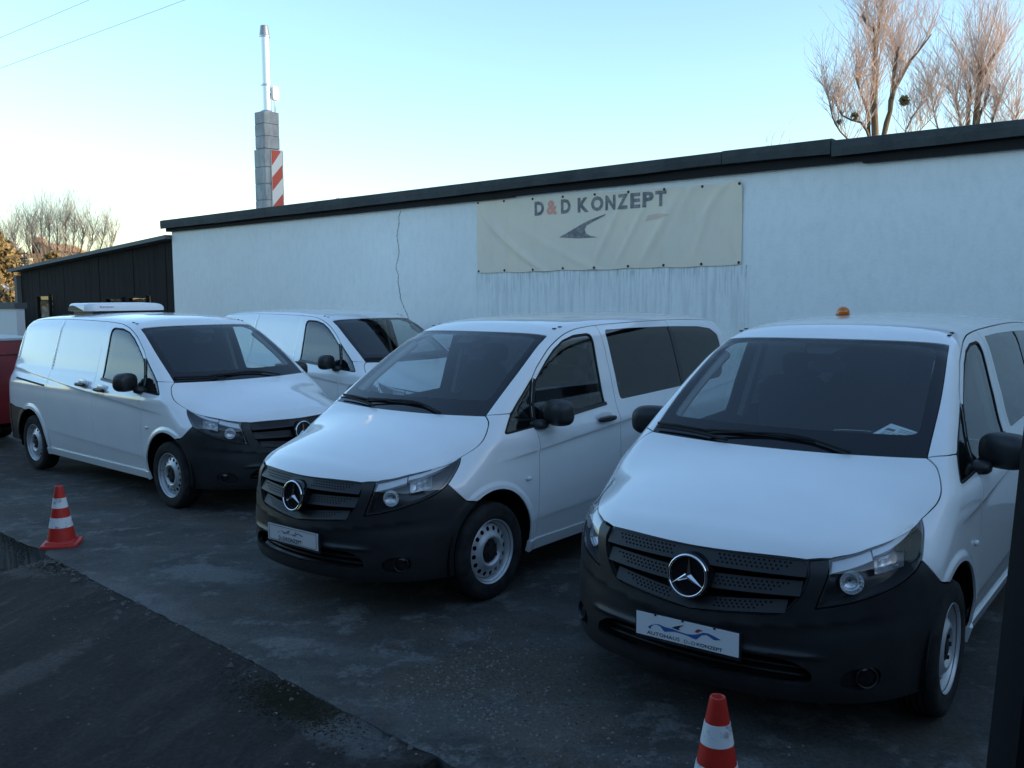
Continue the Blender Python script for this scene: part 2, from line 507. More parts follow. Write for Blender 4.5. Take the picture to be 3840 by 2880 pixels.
def panel(fr, U, G=None, holes=(), sp=.024, off=0.0, rim=.012, lines=()):
    """returns V, faces, normals in van coordinates (left side)"""
    if G is None: G = np.zeros(len(U))
    Ui = offset_poly(U, G) if G.max() != 0 else U
    loops = [Ui] + [np.asarray(h) for h in holes]
    lo, hi = Ui.min(0), Ui.max(0)
    gx = np.arange(lo[0] + sp * .5, hi[0], sp); gy = np.arange(lo[1] + sp * .43, hi[1], sp * .9)
    P = np.array([(x + (sp * .5 if j % 2 else 0), y) for j, y in enumerate(gy) for x in gx]) if len(gx) and len(gy) else np.zeros((0, 2))
    if len(P):
        k = inside(Ui, P)
        for h in loops[1:]: k &= ~inside(h, P)
        P = P[k]
        B = np.vstack(loops)
        if len(P):
            keep = np.ones(len(P), bool)
            for i in range(0, len(P), 2000):
                dd = np.min(np.sum((P[i:i + 2000, None] - B[None]) ** 2, 2), 1)
                keep[i:i + 2000] = dd > (sp * .42) ** 2
            P = P[keep]
    pts, edges, n = [], [], 0
    for l in loops:
        m = len(l); pts += [Vector((float(a), float(b))) for a, b in l]
        edges += [(n + i, n + (i + 1) % m) for i in range(m)]; n += m
    for ln in lines:      # extra edges laid along a crease
        ln = np.asarray(ln, float); k = inside(offset_poly(Ui, sp * .35), ln)
        for h in loops[1:]: k &= ~inside(offset_poly(h, -sp * .35), ln)
        last = None
        for i in range(len(ln)):
            if not k[i]: last = None; continue
            pts.append(Vector((float(ln[i, 0]), float(ln[i, 1])))); j = len(pts) - 1
            if last is not None: edges.append((last, j))
            last = j
    if len(P) and len(lines):
        LB = np.vstack([np.asarray(q, float) for q in lines]); keep = np.ones(len(P), bool)
        for i in range(0, len(P), 1000): keep[i:i + 1000] = np.min(np.sum((P[i:i + 1000, None] - LB[None]) ** 2, 2), 1) > (sp * .4) ** 2
        P = P[keep]
    pts += [Vector((float(a), float(b))) for a, b in P]
    v, e, f, ov, oe, of = delaunay_2d_cdt(pts, edges, [], 0, 1e-7)
    U2 = np.array([q[:] for q in v]); T = np.array([t for t in f if len(t) == 3])
    C = U2[T].mean(1); k = inside(Ui, C)
    for h in loops[1:]: k &= ~inside(h, C)
    T = T[k]
    X = inv(fr, U2, off); ok = ~np.isnan(X).any(1)
    T = T[ok[T].all(1)]
    X[~ok] = 0
    N = grad(X)
    fn = np.cross(X[T[:, 1]] - X[T[:, 0]], X[T[:, 2]] - X[T[:, 0]])
    fl = np.sum(fn * N[T].mean(1), 1) < 0
    T[fl] = T[fl][:, ::-1]
    Fc = T.tolist(); V = X; NN = N
    if rim:
        # open edges get a folded edge going inwards
        cnt = {}
        for t in T:
            for a, b in ((t[0], t[1]), (t[1], t[2]), (t[2], t[0])):
                cnt[(a, b)] = cnt.get((a, b), 0) + 1
        ex_v, ex_n, ex_f = [], [], []
        base = len(V); isc = 0
        for (a, b) in cnt:
            if (b, a) in cnt: continue
            if np.linalg.norm(V[a] - V[b]) > .12: continue
            en = np.cross(V[b] - V[a], N[a] + N[b]); en /= np.linalg.norm(en) + 1e-12
            ex_v += [V[a], V[b], V[b] - N[b] * rim, V[a] - N[a] * rim]; ex_n += [en] * 4
            ex_f.append([base + isc, base + isc + 3, base + isc + 2, base + isc + 1]); isc += 4
        if ex_v:
            V = np.vstack([V, ex_v]); NN = np.vstack([N, ex_n]); Fc += ex_f
    used = np.unique(np.hstack([np.ravel(f) for f in Fc])) if Fc else np.array([], int)
    rm = -np.ones(len(V), int); rm[used] = np.arange(len(used))
    return V[used], [[int(rm[i]) for i in f] for f in Fc], NN[used]
def put(name, parts, m, parent, side=1):
    """parts: list of (V,F,N) in van coordinates -> one object (x is flipped so that the van drives along +X)"""
    V = np.vstack([p[0] for p in parts]); N = np.vstack([p[2] for p in parts]); Fc = []; n = 0
    for p in parts:
        Fc += [[i + n for i in f] for f in p[1]]; n += len(p[0])
    s = np.array([-1, side, 1.0]); V = V * s; N = N * s
    if side > 0: Fc = [f[::-1] for f in Fc]       # one mirror
    return mesh_obj(name, V, Fc, m, parent, N=N)
def creases(x0, x1, arcs=(), emb=False):
    xs = np.arange(x0, x1, .022); out = []
    for d in (.0015, -.008, -.02, -.036, -.055): out.append(np.stack([xs, .94 + .075 * (xs - 1) + d], 1))
    for d in (.001, -.012, -.028, -.05): out.append(np.stack([xs, .475 + .03 * (xs - 1.4) + d], 1))
    for cx in arcs:
        for r in (.434, .447, .46, .476):
            t = np.radians(np.arange(-10, 190, 2.6)); out.append(np.stack([cx - r * np.cos(t), .345 + r * np.sin(t)], 1))
    if emb:
        for d in (.0, .015): out.append(np.stack([xs, 0 * xs + 1.236 + d * .93], 1))
        for d in (.0, -.012): out.append(np.stack([xs, 1.792 - .10 * np.clip((xs - 4.1) / .6, 0, 1) ** 2 + d], 1))
    return out
def dcreases(ls, w=.95):     # the same lines in the oblique plane of the wing
    out = []
    for l in ls:
        X = inv('SIDE', l); X = X[~np.isnan(X).any(1)]; out.append(fwd('DIAG', X))
    return out
def both(p):     # mirrored copy of a panel
    V, Fc, N = p; s = np.array([1, -1, 1.0])
    return V * s, [f[::-1] for f in Fc], N * s
def fl(P): return [(x, -y, z) for x, y, z in P]

# shared lines on the body (x back from the bumper, y to the left, z up)
HOOD_SIDE = [(1.022, .782, 1.218), (.99, .828, 1.18), (.905, .866, 1.105), (.834, .870, 1.058), (.763, .851, 1.023), (.705, .832, .998)]
HL_TOP = [(.705, .832, .998), (.58, .805, .972), (.446, .765, .943), (.336, .714, .925), (.255, .662, .905), (.178, .583, .884)]
HL_BACK = [(.705, .832, .998), (.665, .848, .95), (.60, .866, .90), (.523, .884, .852)]
HL_BOT = [(.523, .884, .852), (.45, .868, .807), (.36, .822, .765), (.277, .77, .735), (.18, .676, .70), (.10, .55, .672)]
HL_IN = [(.10, .55, .672), (.112, .570, .74), (.14, .588, .82), (.178, .583, .884)]
BUMP_EDGE = [(.523, .884, .852), (.574, .92, .784), (.637, .943, .728), (.725, .961, .705)]
GR_SIDE = [(.132, .507, .874), (.112, .520, .82), (.088, .500, .74), (.064, .455, .668), (.042, .400, .632), (.013, .265, .615), (-.005, .12, .600), (-.012, .0, .594)]
def arch(cx, a0, a1, r=.402, n=30):
    t = np.radians(np.linspace(a0, a1, n)); return [(cx - r * math.cos(k), .955, .345 + r * math.sin(k)) for k in t]
WS_BOT = [(.93 + .10 * (y / .768) ** 2, y, 1.22) for y in np.linspace(.766, -.766, 25)]
WS_SIDE = [(1.030, .766, 1.229), (1.421, .735, 1.486), (1.862, .668, 1.755)]
WS_TOP = [(1.795 + .067 * (y / .66) ** 2, y, 1.76) for y in np.linspace(.668, -.668, 21)]
ROOF_SIDE = [(1.862, .668, 1.77), (2.05, .650, 1.82), (2.5, .640, 1.83), (3.5, .63, 1.85), (4.70, .605, 1.80)]
TRI_UP = [(1.055, .91, 1.124), (1.188, .871, 1.249), (1.361, .835, 1.372), (1.455, .805, 1.438), (1.50, .787, 1.466)]
DOOR_UP = [(1.50, .787, 1.466), (1.60, .757, 1.545), (1.785, .731, 1.656), (1.985, .705, 1.738), (2.188, .688, 1.783), (2.385, .68, 1.800), (2.505, .678, 1.806)]
DITCH = [(2.505, .678, 1.806), (2.70, .676, 1.812), (3.3, .665, 1.820), (3.9, .655, 1.818), (4.5, .635, 1.798), (4.70, .625, 1.780)]
def snap(fr, pts, step=.03):
    U = curve(fwd(fr, pts), True, step); X = inv(fr, U); return X[~np.isnan(X).any(1)]
LOW_A = snap('SIDE', TRI_UP); LOW_B = snap('SIDE', DOOR_UP); LOW_C = snap('SIDE', DITCH)
UP_A = snap('TOP', WS_SIDE); UP_B = snap('TOP', ROOF_SIDE)
COWL = snap('DIAG', [(1.030, .766, 1.229), (1.09, .84, 1.236), (1.17, .872, 1.236)])
DOOR_F = [(1.37, .95, .322), (1.372, .96, .357), (1.388, .96, .668), (1.395, .96, .96), (1.383, .95, 1.04), (1.366, .93, 1.122)]
DOOR_BAR = [(1.366, .93, 1.122), (1.415, .88, 1.28), (1.476, .814, 1.425), (1.50, .787, 1.466)]
DOOR_R = [(2.505, .678, 1.806), (2.503, .752, 1.69), (2.50, .803, 1.52), (2.495, .86, 1.31), (2.462, .95, 1.09), (2.462, .95, .94), (2.462, .95, .322)]
WIN_F = [(1.392, .92, 1.140), (1.43, .88, 1.27), (1.505, .80, 1.435), (1.60, .78, 1.505), (1.70, .765, 1.575), (1.83, .745, 1.650), (1.97, .73, 1.710), (2.14, .72, 1.745), (2.33, .72, 1.752), (2.372, .73, 1.735), (2.375, .75, 1.69), (2.350, .815, 1.477), (2.338, .89, 1.30), (2.332, .90, 1.202), (2.01, .905, 1.182), (1.392, .92, 1.140)]
WIN_R = [(2.562, .9, 1.212), (2.566, .8, 1.5), (2.572, .75, 1.735), (2.60, .72, 1.768), (3.0, .72, 1.772), (3.61, .72, 1.766), (3.61, .89, 1.238), (3.0, .9, 1.222), (2.562, .9, 1.212)]
WIN_Q = [(3.665, .89, 1.240), (3.665, .72, 1.765), (4.2, .72, 1.748), (4.42, .72, 1.722), (4.53, .75, 1.66), (4.545, .8, 1.58), (4.49, .85, 1.36), (4.44, .87, 1.29), (4.36, .88, 1.258), (4.0, .89, 1.246), (3.665, .89, 1.240)]
def loop2(fr, pts, smooth=False, step=.016):
    return curve(fwd(fr, pts), smooth, step)[:-1]
def round_loop(L, r=2):
    L = np.asarray(L)
    for _ in range(r): L = (np.roll(L, 1, 0) + 2 * L + np.roll(L, -1, 0)) / 4
    return L
H_FRONT = round_loop(loop2('SIDE', WIN_F), 3); H_R = round_loop(loop2('SIDE', WIN_R), 3); H_Q = round_loop(loop2('SIDE', WIN_Q), 3)
EMB = False
_width0 = width
def width(x, z):
    w = _width0(x, z)
    if EMB:       # pressed field in the blank side of the panel van
        zt = 1.792 - .10 * np.clip((x - 4.1) / .6, 0, 1) ** 2
        m = ss(2.50, 2.515, x) * (1 - ss(4.66, 4.675, x)) * ss(1.236, 1.25, z) * (1 - ss(zt - .012, zt, z))
        m = m - .85 * ss(3.615, 3.63, x) * (1 - ss(3.65, 3.665, x)) * m
        w = w - .011 * m
    return w
BLACKS = []
def liner(fr, U, holes=(), off=-.015, sp=.07):
    p = panel(fr, U, None, holes, sp, off, 0); BLACKS.append(p)
    if fr in ("SIDE", "DIAG"): BLACKS.append(both(p))

def van_common(name):
    root = empty(name)
    P = lambda *a, **k: put(*a, **k)
    # hood
    lip = [(.058 + .30 * y * y, y, .88) for y in np.linspace(.507, -.507, 31)]
    segs = [(HOOD_SIDE, GAP, True), (HL_TOP, GAP, True), ([HL_TOP[-1], lip[0]], GAP, True), (lip, .001, True), ([lip[-1], fl(HL_TOP)[-1]], GAP, True), (fl(HL_TOP)[::-1], GAP, True), (fl(HOOD_SIDE)[::-1], GAP, True),
            ([fl(HOOD_SIDE)[0], WS_BOT[-1]], GAP, True), (WS_BOT[::-1], GAP, True), ([WS_BOT[0], HOOD_SIDE[0]], GAP, True)]
    U, G = assemble('TOP', segs); put('hood', [panel('TOP', U, G, rim=.02)], M_WHITE, root); liner('TOP', U)
    # windscreen: clear middle, black printed edge
    segs = [(WS_BOT, 0, True), (fl(WS_SIDE), 0, True), (WS_TOP[::-1], 0, True), (WS_SIDE[::-1], 0, True)]
    U, G = assemble('TOP', segs)
    inner = []
    def ws_pt(a, b):       # a: 0 bottom..1 top, b: -1..1
        xb = .93 + .10 * (b * .766 / .768) ** 2; xt = 1.795 + .067 * (b * .668 / .66) ** 2
        return (xb + (xt - xb) * a, b * (.766 + (.668 - .766) * a))
    for b in np.linspace(.93, -.93, 40): inner.append(ws_pt(.155, b))
    for a in np.linspace(.17, .94, 24): inner.append(ws_pt(a, -.93 + .03 * (a > .9)))
    for b in np.linspace(-.90, .90, 40): inner.append(ws_pt(.955, b))
    for a in np.linspace(.94, .17, 24): inner.append(ws_pt(a, .93 - .03 * (a > .9)))
    inner = round_loop(np.array(inner), 4)
    w = put('windscreen', [panel('TOP', inner, None, (), .05, -.003, 0)], M_GLASS, root)
    put('black_border', [panel('TOP', offset_poly(U, .001), None, [inner], .035, -.003, .008)], M_FRIT, w)
    # roof and pillars
    r_seg = [(WS_TOP, GAP, True), (fl(ROOF_SIDE), 0, True), ([(4.70, -.605, 1.8), (4.76, -.56, 1.8), (4.775, -.3, 1.8), (4.775, 0, 1.8), (4.775, .3, 1.8), (4.76, .56, 1.8), (4.70, .605, 1.8)], 0, True), (ROOF_SIDE[::-1], 0, True)]
    U, G = assemble('TOP', r_seg); roof = [panel('TOP', U, G, sp=.05)]; liner('TOP', U, sp=.12)
    p_seg = [(UP_A, GAP, False), (UP_B, 0, False), ([UP_B[-1], LOW_C[-1]], 0, False), (LOW_C[::-1], GAP, False), (LOW_B[::-1], GAP, False), (LOW_A[::-1], .001, False), ([LOW_A[0], COWL[-1]], GAP, False), (COWL[::-1], GAP, False)]
    p_seg[5] = (LOW_A[LOW_A[:, 0] > 1.172][::-1], .001, False); p_seg[6] = ([p_seg[5][0][-1], COWL[-1]], GAP, False)
    U, G = assemble('DIAG', p_seg, .012); pp = panel('DIAG', U, G, sp=.018)
    liner('DIAG', U, off=-.02)
    put('roof', roof + [pp, both(pp)], M_WHITE, root)
    # rear shell
    rz = [(4.70, .93, z) for z in np.linspace(.765, 1.76, 40)]
    rs = snap('SIDE', rz); top = snap('TOP', [(4.70, .605, 1.8), (4.76, .56, 1.8), (4.775, .3, 1.8), (4.775, 0, 1.8)])
    hl = [tuple(p) for p in rs] + [tuple(LOW_C[-1]), tuple(UP_B[-1])] + [tuple(p) for p in top]
    yy = [(VL, y, .765) for y in np.linspace(-.85, .85, 21)]
    segs = [(hl, 0, False), (fl(hl)[::-1], 0, False), ([fl(hl)[0]] + [(4.75, -.92, .765)] + yy + [(4.75, .92, .765), hl[0]], GAP, False)]
    U, G = assemble('RCYL', segs, .03); put('rear_door', [panel('RCYL', U, G, sp=.05)], M_WHITE, root)
    lowr = [(4.70, .93, .765), (4.70, .92, .33)]
    segs = [([(4.70, .93, .765), (4.80, .92, .765), (4.93, .7, .765), (VL, 0, .765), (4.93, -.7, .765), (4.80, -.92, .765), (4.70, -.93, .765)], GAP, False), ([(4.70, -.93, .765), (4.70, -.92, .33)], 0, False), ([(4.70, -.92, .33), (VL, -.6, .33), (VL, .6, .33), (4.70, .92, .33)], 0, False), (lowr[::-1], 0, False)]
    U, G = assemble('RCYL', segs, .03); rb = [panel('RCYL', U, G, sp=.05, off=.006)]
    q_arc = arch(4.095, 108, 180, n=24)
    bl = [tuple(q_arc[0]), (4.414, .947, .735), (4.573, .942, .740), (4.70, .93, .765)]
    segs = [(bl, GAP, True), (lowr, 0, False), ([(4.70, .92, .33), (4.497, .92, .33)], 0, False), (q_arc[::-1], 0, True)]
    U, G = assemble('SIDE', segs); q = panel('SIDE', U, G, sp=.04, off=.004)
    put('rear_bumper', rb + [q, both(q)], M_BLACK, root); liner('SIDE', U)
    # sides
    for s in (1, -1):
        fseg = [(HL_BACK, GAP, True), (BUMP_EDGE, GAP, True), (arch(.895, 65, 180), 0, True), ([(1.297, .93, .345), (1.285, .93, .25), (1.37, .93, .25), (1.37, .95, .322)], GAP, False), (DOOR_F, GAP, True),
                ([DOOR_F[-1], (1.083, .927, 1.110), (1.055, .912, 1.122)], .001, True), (LOW_A[LOW_A[:, 0] < 1.174], .001, True), ([LOW_A[LOW_A[:, 0] < 1.174][-1], COWL[-1]], GAP, False), (COWL[::-1], GAP, True), ([COWL[0], HOOD_SIDE[0]], GAP, False), (HOOD_SIDE, GAP, True)]
        if s > 0:
            U, G = assemble('DIAG', fseg, .011); fen = panel('DIAG', U, G, sp=.019, lines=dcreases(creases(.9, 1.38, (.895,)))); liner('DIAG', U, sp=.05)
        fo = put('fender', [fen], M_WHITE, root, s)
        tri = [([DOOR_F[-1], (1.083, .927, 1.110), (1.055, .912, 1.122)], 0, True), (LOW_A, 0, True), (DOOR_BAR[::-1], 0, True)]
        if s > 0:
            U, G = assemble('SIDE', tri); hole = offset_poly(U, .013); trg = panel('SIDE', offset_poly(U, .012), None, (), .04, -.006, 0); trb = panel('SIDE', U, None, [hole], .03, -.001, .01)
        q = put('quarter_window', [trg], M_SIDEG, root, s); put('window_seal', [trb], M_RUBBER, q, s)
        dseg = [(DOOR_F, GAP, True), (DOOR_BAR, GAP, True), (DOOR_UP, GAP, True), (DOOR_R, GAP, True), ([(2.462, .95, .322), (1.37, .95, .322)], GAP, False)]
        if s > 0:
            U, G = assemble('SIDE', dseg); dp = panel('SIDE', U, G, [H_FRONT], .020, lines=creases(1.38, 2.46, (.895,))); liner('SIDE', U, [H_FRONT])
            hin = offset_poly(H_FRONT, .016)
            dg = panel('SIDE', offset_poly(H_FRONT, .014), None, (), .05, -.008, 0); ds = panel('SIDE', H_FRONT, None, [hin], .03, -.002, .012)
            st = curve(fwd('SIDE', [(1.385, .9, 1.124), (2.0, .9, 1.168), (2.342, .9, 1.190), (2.345, .9, 1.214), (2.0, .9, 1.196), (1.40, .9, 1.150), (1.385, .9, 1.124)]), False, .02)[:-1]
            db_ = curve(fwd('SIDE', [(1.370, .9, 1.128), (1.418, .9, 1.28), (1.478, .9, 1.422), (1.505, .9, 1.458), (1.522, .9, 1.448), (1.445, .9, 1.27), (1.405, .9, 1.136), (1.370, .9, 1.128)]), False, .02)[:-1]
            dbar = panel('SIDE', db_, None, (), .03, .0015, .006)
            dst = panel('SIDE', st, None, (), .03, .006, .012)
        d = put('front_door', [dp], M_WHITE, root, s)
        put('window_divider', [dbar], M_RUBBER, d, s)
        put('door_window', [dg], M_SIDEG, d, s); put('window_seal', [ds], M_RUBBER, d, s); put('belt_strip', [dst], M_BLACK, d, s)
        mb = MB()
        hx, hz = 2.20, 1.098
        mb.superell((-hx - .045, .978 * s, hz - .004), (.118, .022, .020), .6, 20, 8)
        h = mb.build('handle', M_BLACK, d, smooth=True)
        rec = MB(); rec.superell((-hx - .035, .945 * s, hz + .014), (.110, .014, .046), .9, 24, 10); rec.build('handle_cup', M_WHITE, d, smooth=True)
        # mirror
        mm = MB(); c, sn = math.cos(.42 * s), math.sin(.42 * s)
        mm.superell((-1.515, 1.038 * s, 1.222), (.086, .132, .094), .68, 28, 16, [[c, sn, 0], [-sn, c, 0], [0, 0, 1]])
        mo = mm.build('door_mirror', M_BLACK, root, smooth=True)
        mm = MB(); mm.superell((-1.42, .935 * s, 1.140), (.065, .060, .035), .7, 16, 8); mm.build('mirror_arm', M_BLACK, mo, smooth=True)
        mm = MB(); mm.superell((-1.575, 1.030 * s, 1.225), (.012, .115, .072), .4, 16, 8, [[c, sn, 0], [-sn, c, 0], [0, 0, 1]]); mm.build('mirror_glass', M_CHROME, mo, smooth=True)
        # sill
        sseg = [([(1.287, .94, .322), (1.283, .93, .238)], 0, False), ([(1.283, .93, .238), (3.70, .93, .238)], 0, False), ([(3.70, .93, .238), (3.692, .93, .322)], 0, False), ([(3.692, .93, .322), (1.287, .94, .322)], 0, False)]
        if s > 0:
            U, G = assemble('SIDE', sseg, .03); sl = panel('SIDE', offset_poly(U, .003), None, (), .03, .014, .03)
        put('sill', [sl], M_WHITE, root, s)
        # indicator repeater
        mb = MB(); mb.superell((-1.262, .966 * s, .778), (.030, .010, .013), .8, 14, 8); mb.build('side_repeater', M_DRL, root, smooth=True)
        # headlight
        hseg = [(HL_TOP, .003, True), (HL_IN[::-1], .003, True), (HL_BOT[::-1], .003, True), (HL_BACK[::-1], .003, True)]
        if s > 0:
            U, G = assemble('CYL', hseg, .012)
            lens = panel('CYL', U, G, (), .03, .000, .0); hous = panel('CYL', U, None, (), .03, -.095, 0)
            t = np.array(HL_TOP); lo = t + (t * 0 + np.array([0, 0, -.036]))
            lo[:, 2] += np.linspace(.012, -.012, len(lo)); lo[0] = t[0] + np.array([-.02, 0.002, -.012])
            bseg = [(t[:4] + np.array([0, 0, -.010]), 0, True), ([t[3] + np.array([0, 0, -.01]), lo[3]], 0, False), (lo[:4][::-1], 0, True), ([lo[0], t[0] + np.array([0, 0, -.010])], 0, False)]
            Ub, _ = assemble('CYL', bseg, .012); drl1 = panel('CYL', Ub, None, (), .02, -.010, .03)
            bseg = [(t[3:] + np.array([-.012, 0, -.010]), 0, True), ([t[-1] + np.array([-.012, 0, -.01]), lo[-1] + np.array([-.01, 0, -.03])], 0, False), ((lo[3:] + np.array([-.012, 0, -.014]))[::-1], 0, True), ([lo[3] + np.array([-.012, 0, -.014]), t[3] + np.array([-.012, 0, -.010])], 0, False)]
            Ub, _ = assemble('CYL', bseg, .012); drl2 = panel('CYL', Ub, None, (), .02, -.012, .03)
            edge = panel('CYL', U, G, [offset_poly(U, .010)], .03, -.002, .095)
        hl_ = put('headlight', [hous], M_LAMPHOUSE, root, s)
        put('lamp_edge', [edge], M_LAMPHOUSE, hl_, s)
        put('indicator_strip', [drl1], M_DRL, hl_, s); put('day_light_strip', [drl2], M_DRL, hl_, s)
        a = MB(); cpos = np.array([-.225, .665 * s, .780]); dirv = np.array([.86, .48 * s, .12])
        prof = [(.052 * math.cos(k) * (1 + .035 * (i % 2)), -.046 * math.sin(k)) for i, k in enumerate(np.linspace(0, 1.45, 12))]
        a.lathe(cpos, dirv, prof, 18); a.build('main_beam', M_REFL, hl_)
        a = MB(); a.superell(cpos + dirv * .006, (.016, .016, .016), 1, 14, 8); a.build('bulb', M_LENS, hl_, smooth=True)
        b = MB(); cp = np.array([-.385, .775 * s, .852]); dv = np.array([.70, .68 * s, .15]); dv /= np.linalg.norm(dv)
        ux = np.cross([0, 0, 1], dv); ux /= np.linalg.norm(ux); uz = np.cross(dv, ux)
        Rm = np.stack([ux, uz, dv], 1)
        n = 9; V = []; Fq = []
        for i in range(n):
            for j in range(n):
                p, q2 = -1 + 2 * i / (n - 1), -1 + 2 * j / (n - 1)
                V.append(cp + Rm @ np.array([p * .070, q2 * .036 + p * s * .018, -.045 * (1 - max(abs(p), abs(q2)) ** 3) + (.004 if i % 2 else 0)]))
        Fq = [(i * n + j, (i + 1) * n + j, (i + 1) * n + j + 1, i * n + j + 1) for i in range(n - 1) for j in range(n - 1)]
        b.add(V, Fq); b.build('dipped_beam', M_REFL, hl_)
        b = MB(); b.lathe(cp - dv * .012, dv, [(.0, .022), (.012, .02), (.021, .012), (.024, 0)], 20); b.build('beam_lens', M_LENS, hl_, smooth=True)
        put('lamp_lens', [lens], M_LENS, hl_, s)
    # front bumper with grille surround
    bs = [(arch(.895, -14, 65), 0, True), (BUMP_EDGE[::-1], GAP, True), (HL_BOT, GAP, True), (HL_IN, GAP, True), ([HL_IN[-1], GR_SIDE[0]], GAP, False), (GR_SIDE, 0, True), (fl(GR_SIDE)[::-1], 0, True), ([fl(GR_SIDE)[0], fl(HL_IN)[-1]], GAP, False),
          (fl(HL_IN)[::-1], GAP, True), (fl(HL_BOT)[::-1], GAP, True), (fl(BUMP_EDGE), GAP, True), (fl(arch(.895, -14, 65))[::-1], 0, True),
          ([(.507, -.90, .248), (.3, -.80, .248), (.1, -.5, .245), (.03, 0, .243), (.1, .5, .245), (.3, .80, .248), (.507, .90, .248)], 0, True)]
    U, G = assemble('CYL', bs, .016)
    ih = [(.078, .560, .352), (.070, .545, .392), (.045, .49, .425), (.03, .43, .440), (0, .2, .446), (0, 0, .448)]
    il = [(0, 0, .322), (.02, .3, .324), (.06, .5, .328), (.078, .548, .336)]
    I = round_loop(curve(fwd('CYL', ih + fl(ih)[::-1] + fl(il)[::-1] + il + [ih[0]]), False, .02)[:-1], 2)
    def fogloop(s, k=1.0):
        out = []
        for t in np.linspace(0, 2 * math.pi, 40, endpoint=False):
            a, b = math.cos(t), math.sin(t)
            y = .725 + .085 * k * math.copysign(abs(a) ** .8, a); out.append((.30 * y * y + .045, y, .362 + .050 * k * math.copysign(abs(b) ** .8, b) + .10 * (y - .725)))
        L = fwd('CYL', out); L[:, 0] *= s; return L
    bump_ = panel('CYL', U, G, [I, fogloop(1), fogloop(-1)], .020, .004, .03)
    bo = put('front_bumper', [bump_], M_BLACK, root)
    liner('CYL', U, [I, fogloop(1), fogloop(-1)], -.03)
    ia = put('air_intake', [panel('CYL', I, None, (), .06, -.06, 0)], M_DARK, bo)
    for z in (.350, .385, .420):
        mb = MB(); pts = [(-(.020 + .30 * y * y + .03), y, z) for y in np.linspace(-.52, .52, 21)]
        mb.tube(pts, .007, 6); mb.build('intake_bar', M_BLACK, bo, smooth=True)
    for s in (1, -1):
        fg = put('fog_recess', [panel('CYL', fogloop(s), None, (), .03, -.04, 0)], M_BLACK, bo)
        mb = MB(); mb.lathe((-.235, .735 * s, .365), (.80, .58 * s, .05), [(.048, 0), (.049, .016), (.044, .018), (.042, .006)], 26); mb.build('fog_ring', M_BLACK, bo, smooth=True)
        mb = MB(); mb.lathe((-.235, .735 * s, .365), (.80, .58 * s, .05), [(.042, .004), (.03, .010), (.001, .013)], 26); mb.build('fog_lamp', M_FRIT, bo, smooth=True)
    # chin lip
    mb = MB(); yy = np.linspace(-.86, .86, 41)
    prof = np.array([(.000, -.012), (-.016, -.004), (-.016, .010), (.0, .020)])
    V = []
    for y in yy:
        xs = .012 + .30 * y * y + .12 * (abs(y) / .8) ** 6
        for a, b in prof: V.append((-(xs + a), y, .262 + b + .02 * abs(y)))
    m_ = len(prof); Fq = [(i * m_ + j, i * m_ + j + 1, (i + 1) * m_ + j + 1, (i + 1) * m_ + j) for i in range(len(yy) - 1) for j in range(m_ - 1)]
    mb.add(V, Fq); mb.build('chin_lip', M_BLACK, bo, angle=40)
    # grille
    gl_ = [([(.10 + 0 * k, y, .878) for k, y in enumerate(np.linspace(.507, -.507, 15))], 0, True), (fl(GR_SIDE), 0, True), (GR_SIDE[::-1], 0, True)]
    U, G = assemble('CYL', gl_, .02)
    g = put('grille', [panel('CYL', U, None, (), .04, -.055, 0)], M_DARK, root)
    put('grille_edge', [panel('CYL', U, None, [offset_poly(U, .010)], .03, -.010, .05)], M_BLACK, g)
    rows = [(.838, .505, .000, .062), (.752, .488, .018, .060), (.668, .432, .046, .052)]
    for zc, hw, dip, hh in rows:
        mb = MB(); ys = np.linspace(-hw, hw, 45); V = []
        sec = lambda y: zc - dip * max(0, 1 - abs(y) / hw)
        # section of a louvre: top edge set back, lower edge forward
        def pt(y, t):      # t 0 top .. 1 bottom
            z = sec(y) + hh * (.5 - t); x = FR(z) + .30 * y * y + .034 - .030 * t
            return x, z
        for y in ys:
            x0, z0 = pt(y, 0); x1, z1 = pt(y, 1)
            for a, b in ((x0, z0), (x1, z1), (x1 + .012, z1 - .010), (x0 + .03, z0 - .008)): V.append((-a, y, b))
        Fq = [(i * 4 + j, i * 4 + (j + 1) % 4, (i + 1) * 4 + (j + 1) % 4, (i + 1) * 4 + j) for i in range(44) for j in range(4)]
        Fq += [(0, 1, 2, 3), (44 * 4 + 3, 44 * 4 + 2, 44 * 4 + 1, 44 * 4)]
        mb.add(V, Fq); so = mb.build('louvre', M_GRILLE, g, angle=30)
        hb = MB()
        for rI, t in enumerate((.22, .45, .68)):
            y0, y1 = .116, hw - .055 - .03 * rI
            for y in np.arange(y0 + (.011 if rI % 2 else 0), y1, .0225):
                for s in (1, -1):
                    x, z = pt(y, t); nrm = np.array([.88, 0, .47]); c0 = np.array([-x, s * y, z]) + nrm * .0012
                    ring = [c0 + np.array([-.47 * .0050 * math.sin(k), .0050 * math.cos(k), .88 * .0050 * math.sin(k)]) for k in np.linspace(0, 2 * math.pi, 8, endpoint=False)]
                    hb.add(ring, [tuple(range(8))])
        tag(hb.build('perforations', M_DARK, so), kind='stuff')
    # star emblem in a ring, on a black dish
    c0 = np.array([.030, 0, .752]); tilt = math.radians(7); dr = np.array([math.cos(tilt), 0, math.sin(tilt)]); up = np.array([-math.sin(tilt), 0, math.cos(tilt)]); lf = np.array([0, 1.0, 0])
    mb = MB(); mb.lathe(c0 - dr * .10, dr, [(.108, 0), (.104, .085), (.098, .092), (.086, .088), (.001, .088)], 40); so = mb.build('emblem_dish', M_FRIT, g, smooth=False, angle=35)
    mb = MB(); ringp = [(.0945 + .0065 * math.cos(k), .004 + .0065 * math.sin(k)) for k in np.linspace(0, 2 * math.pi, 11)]
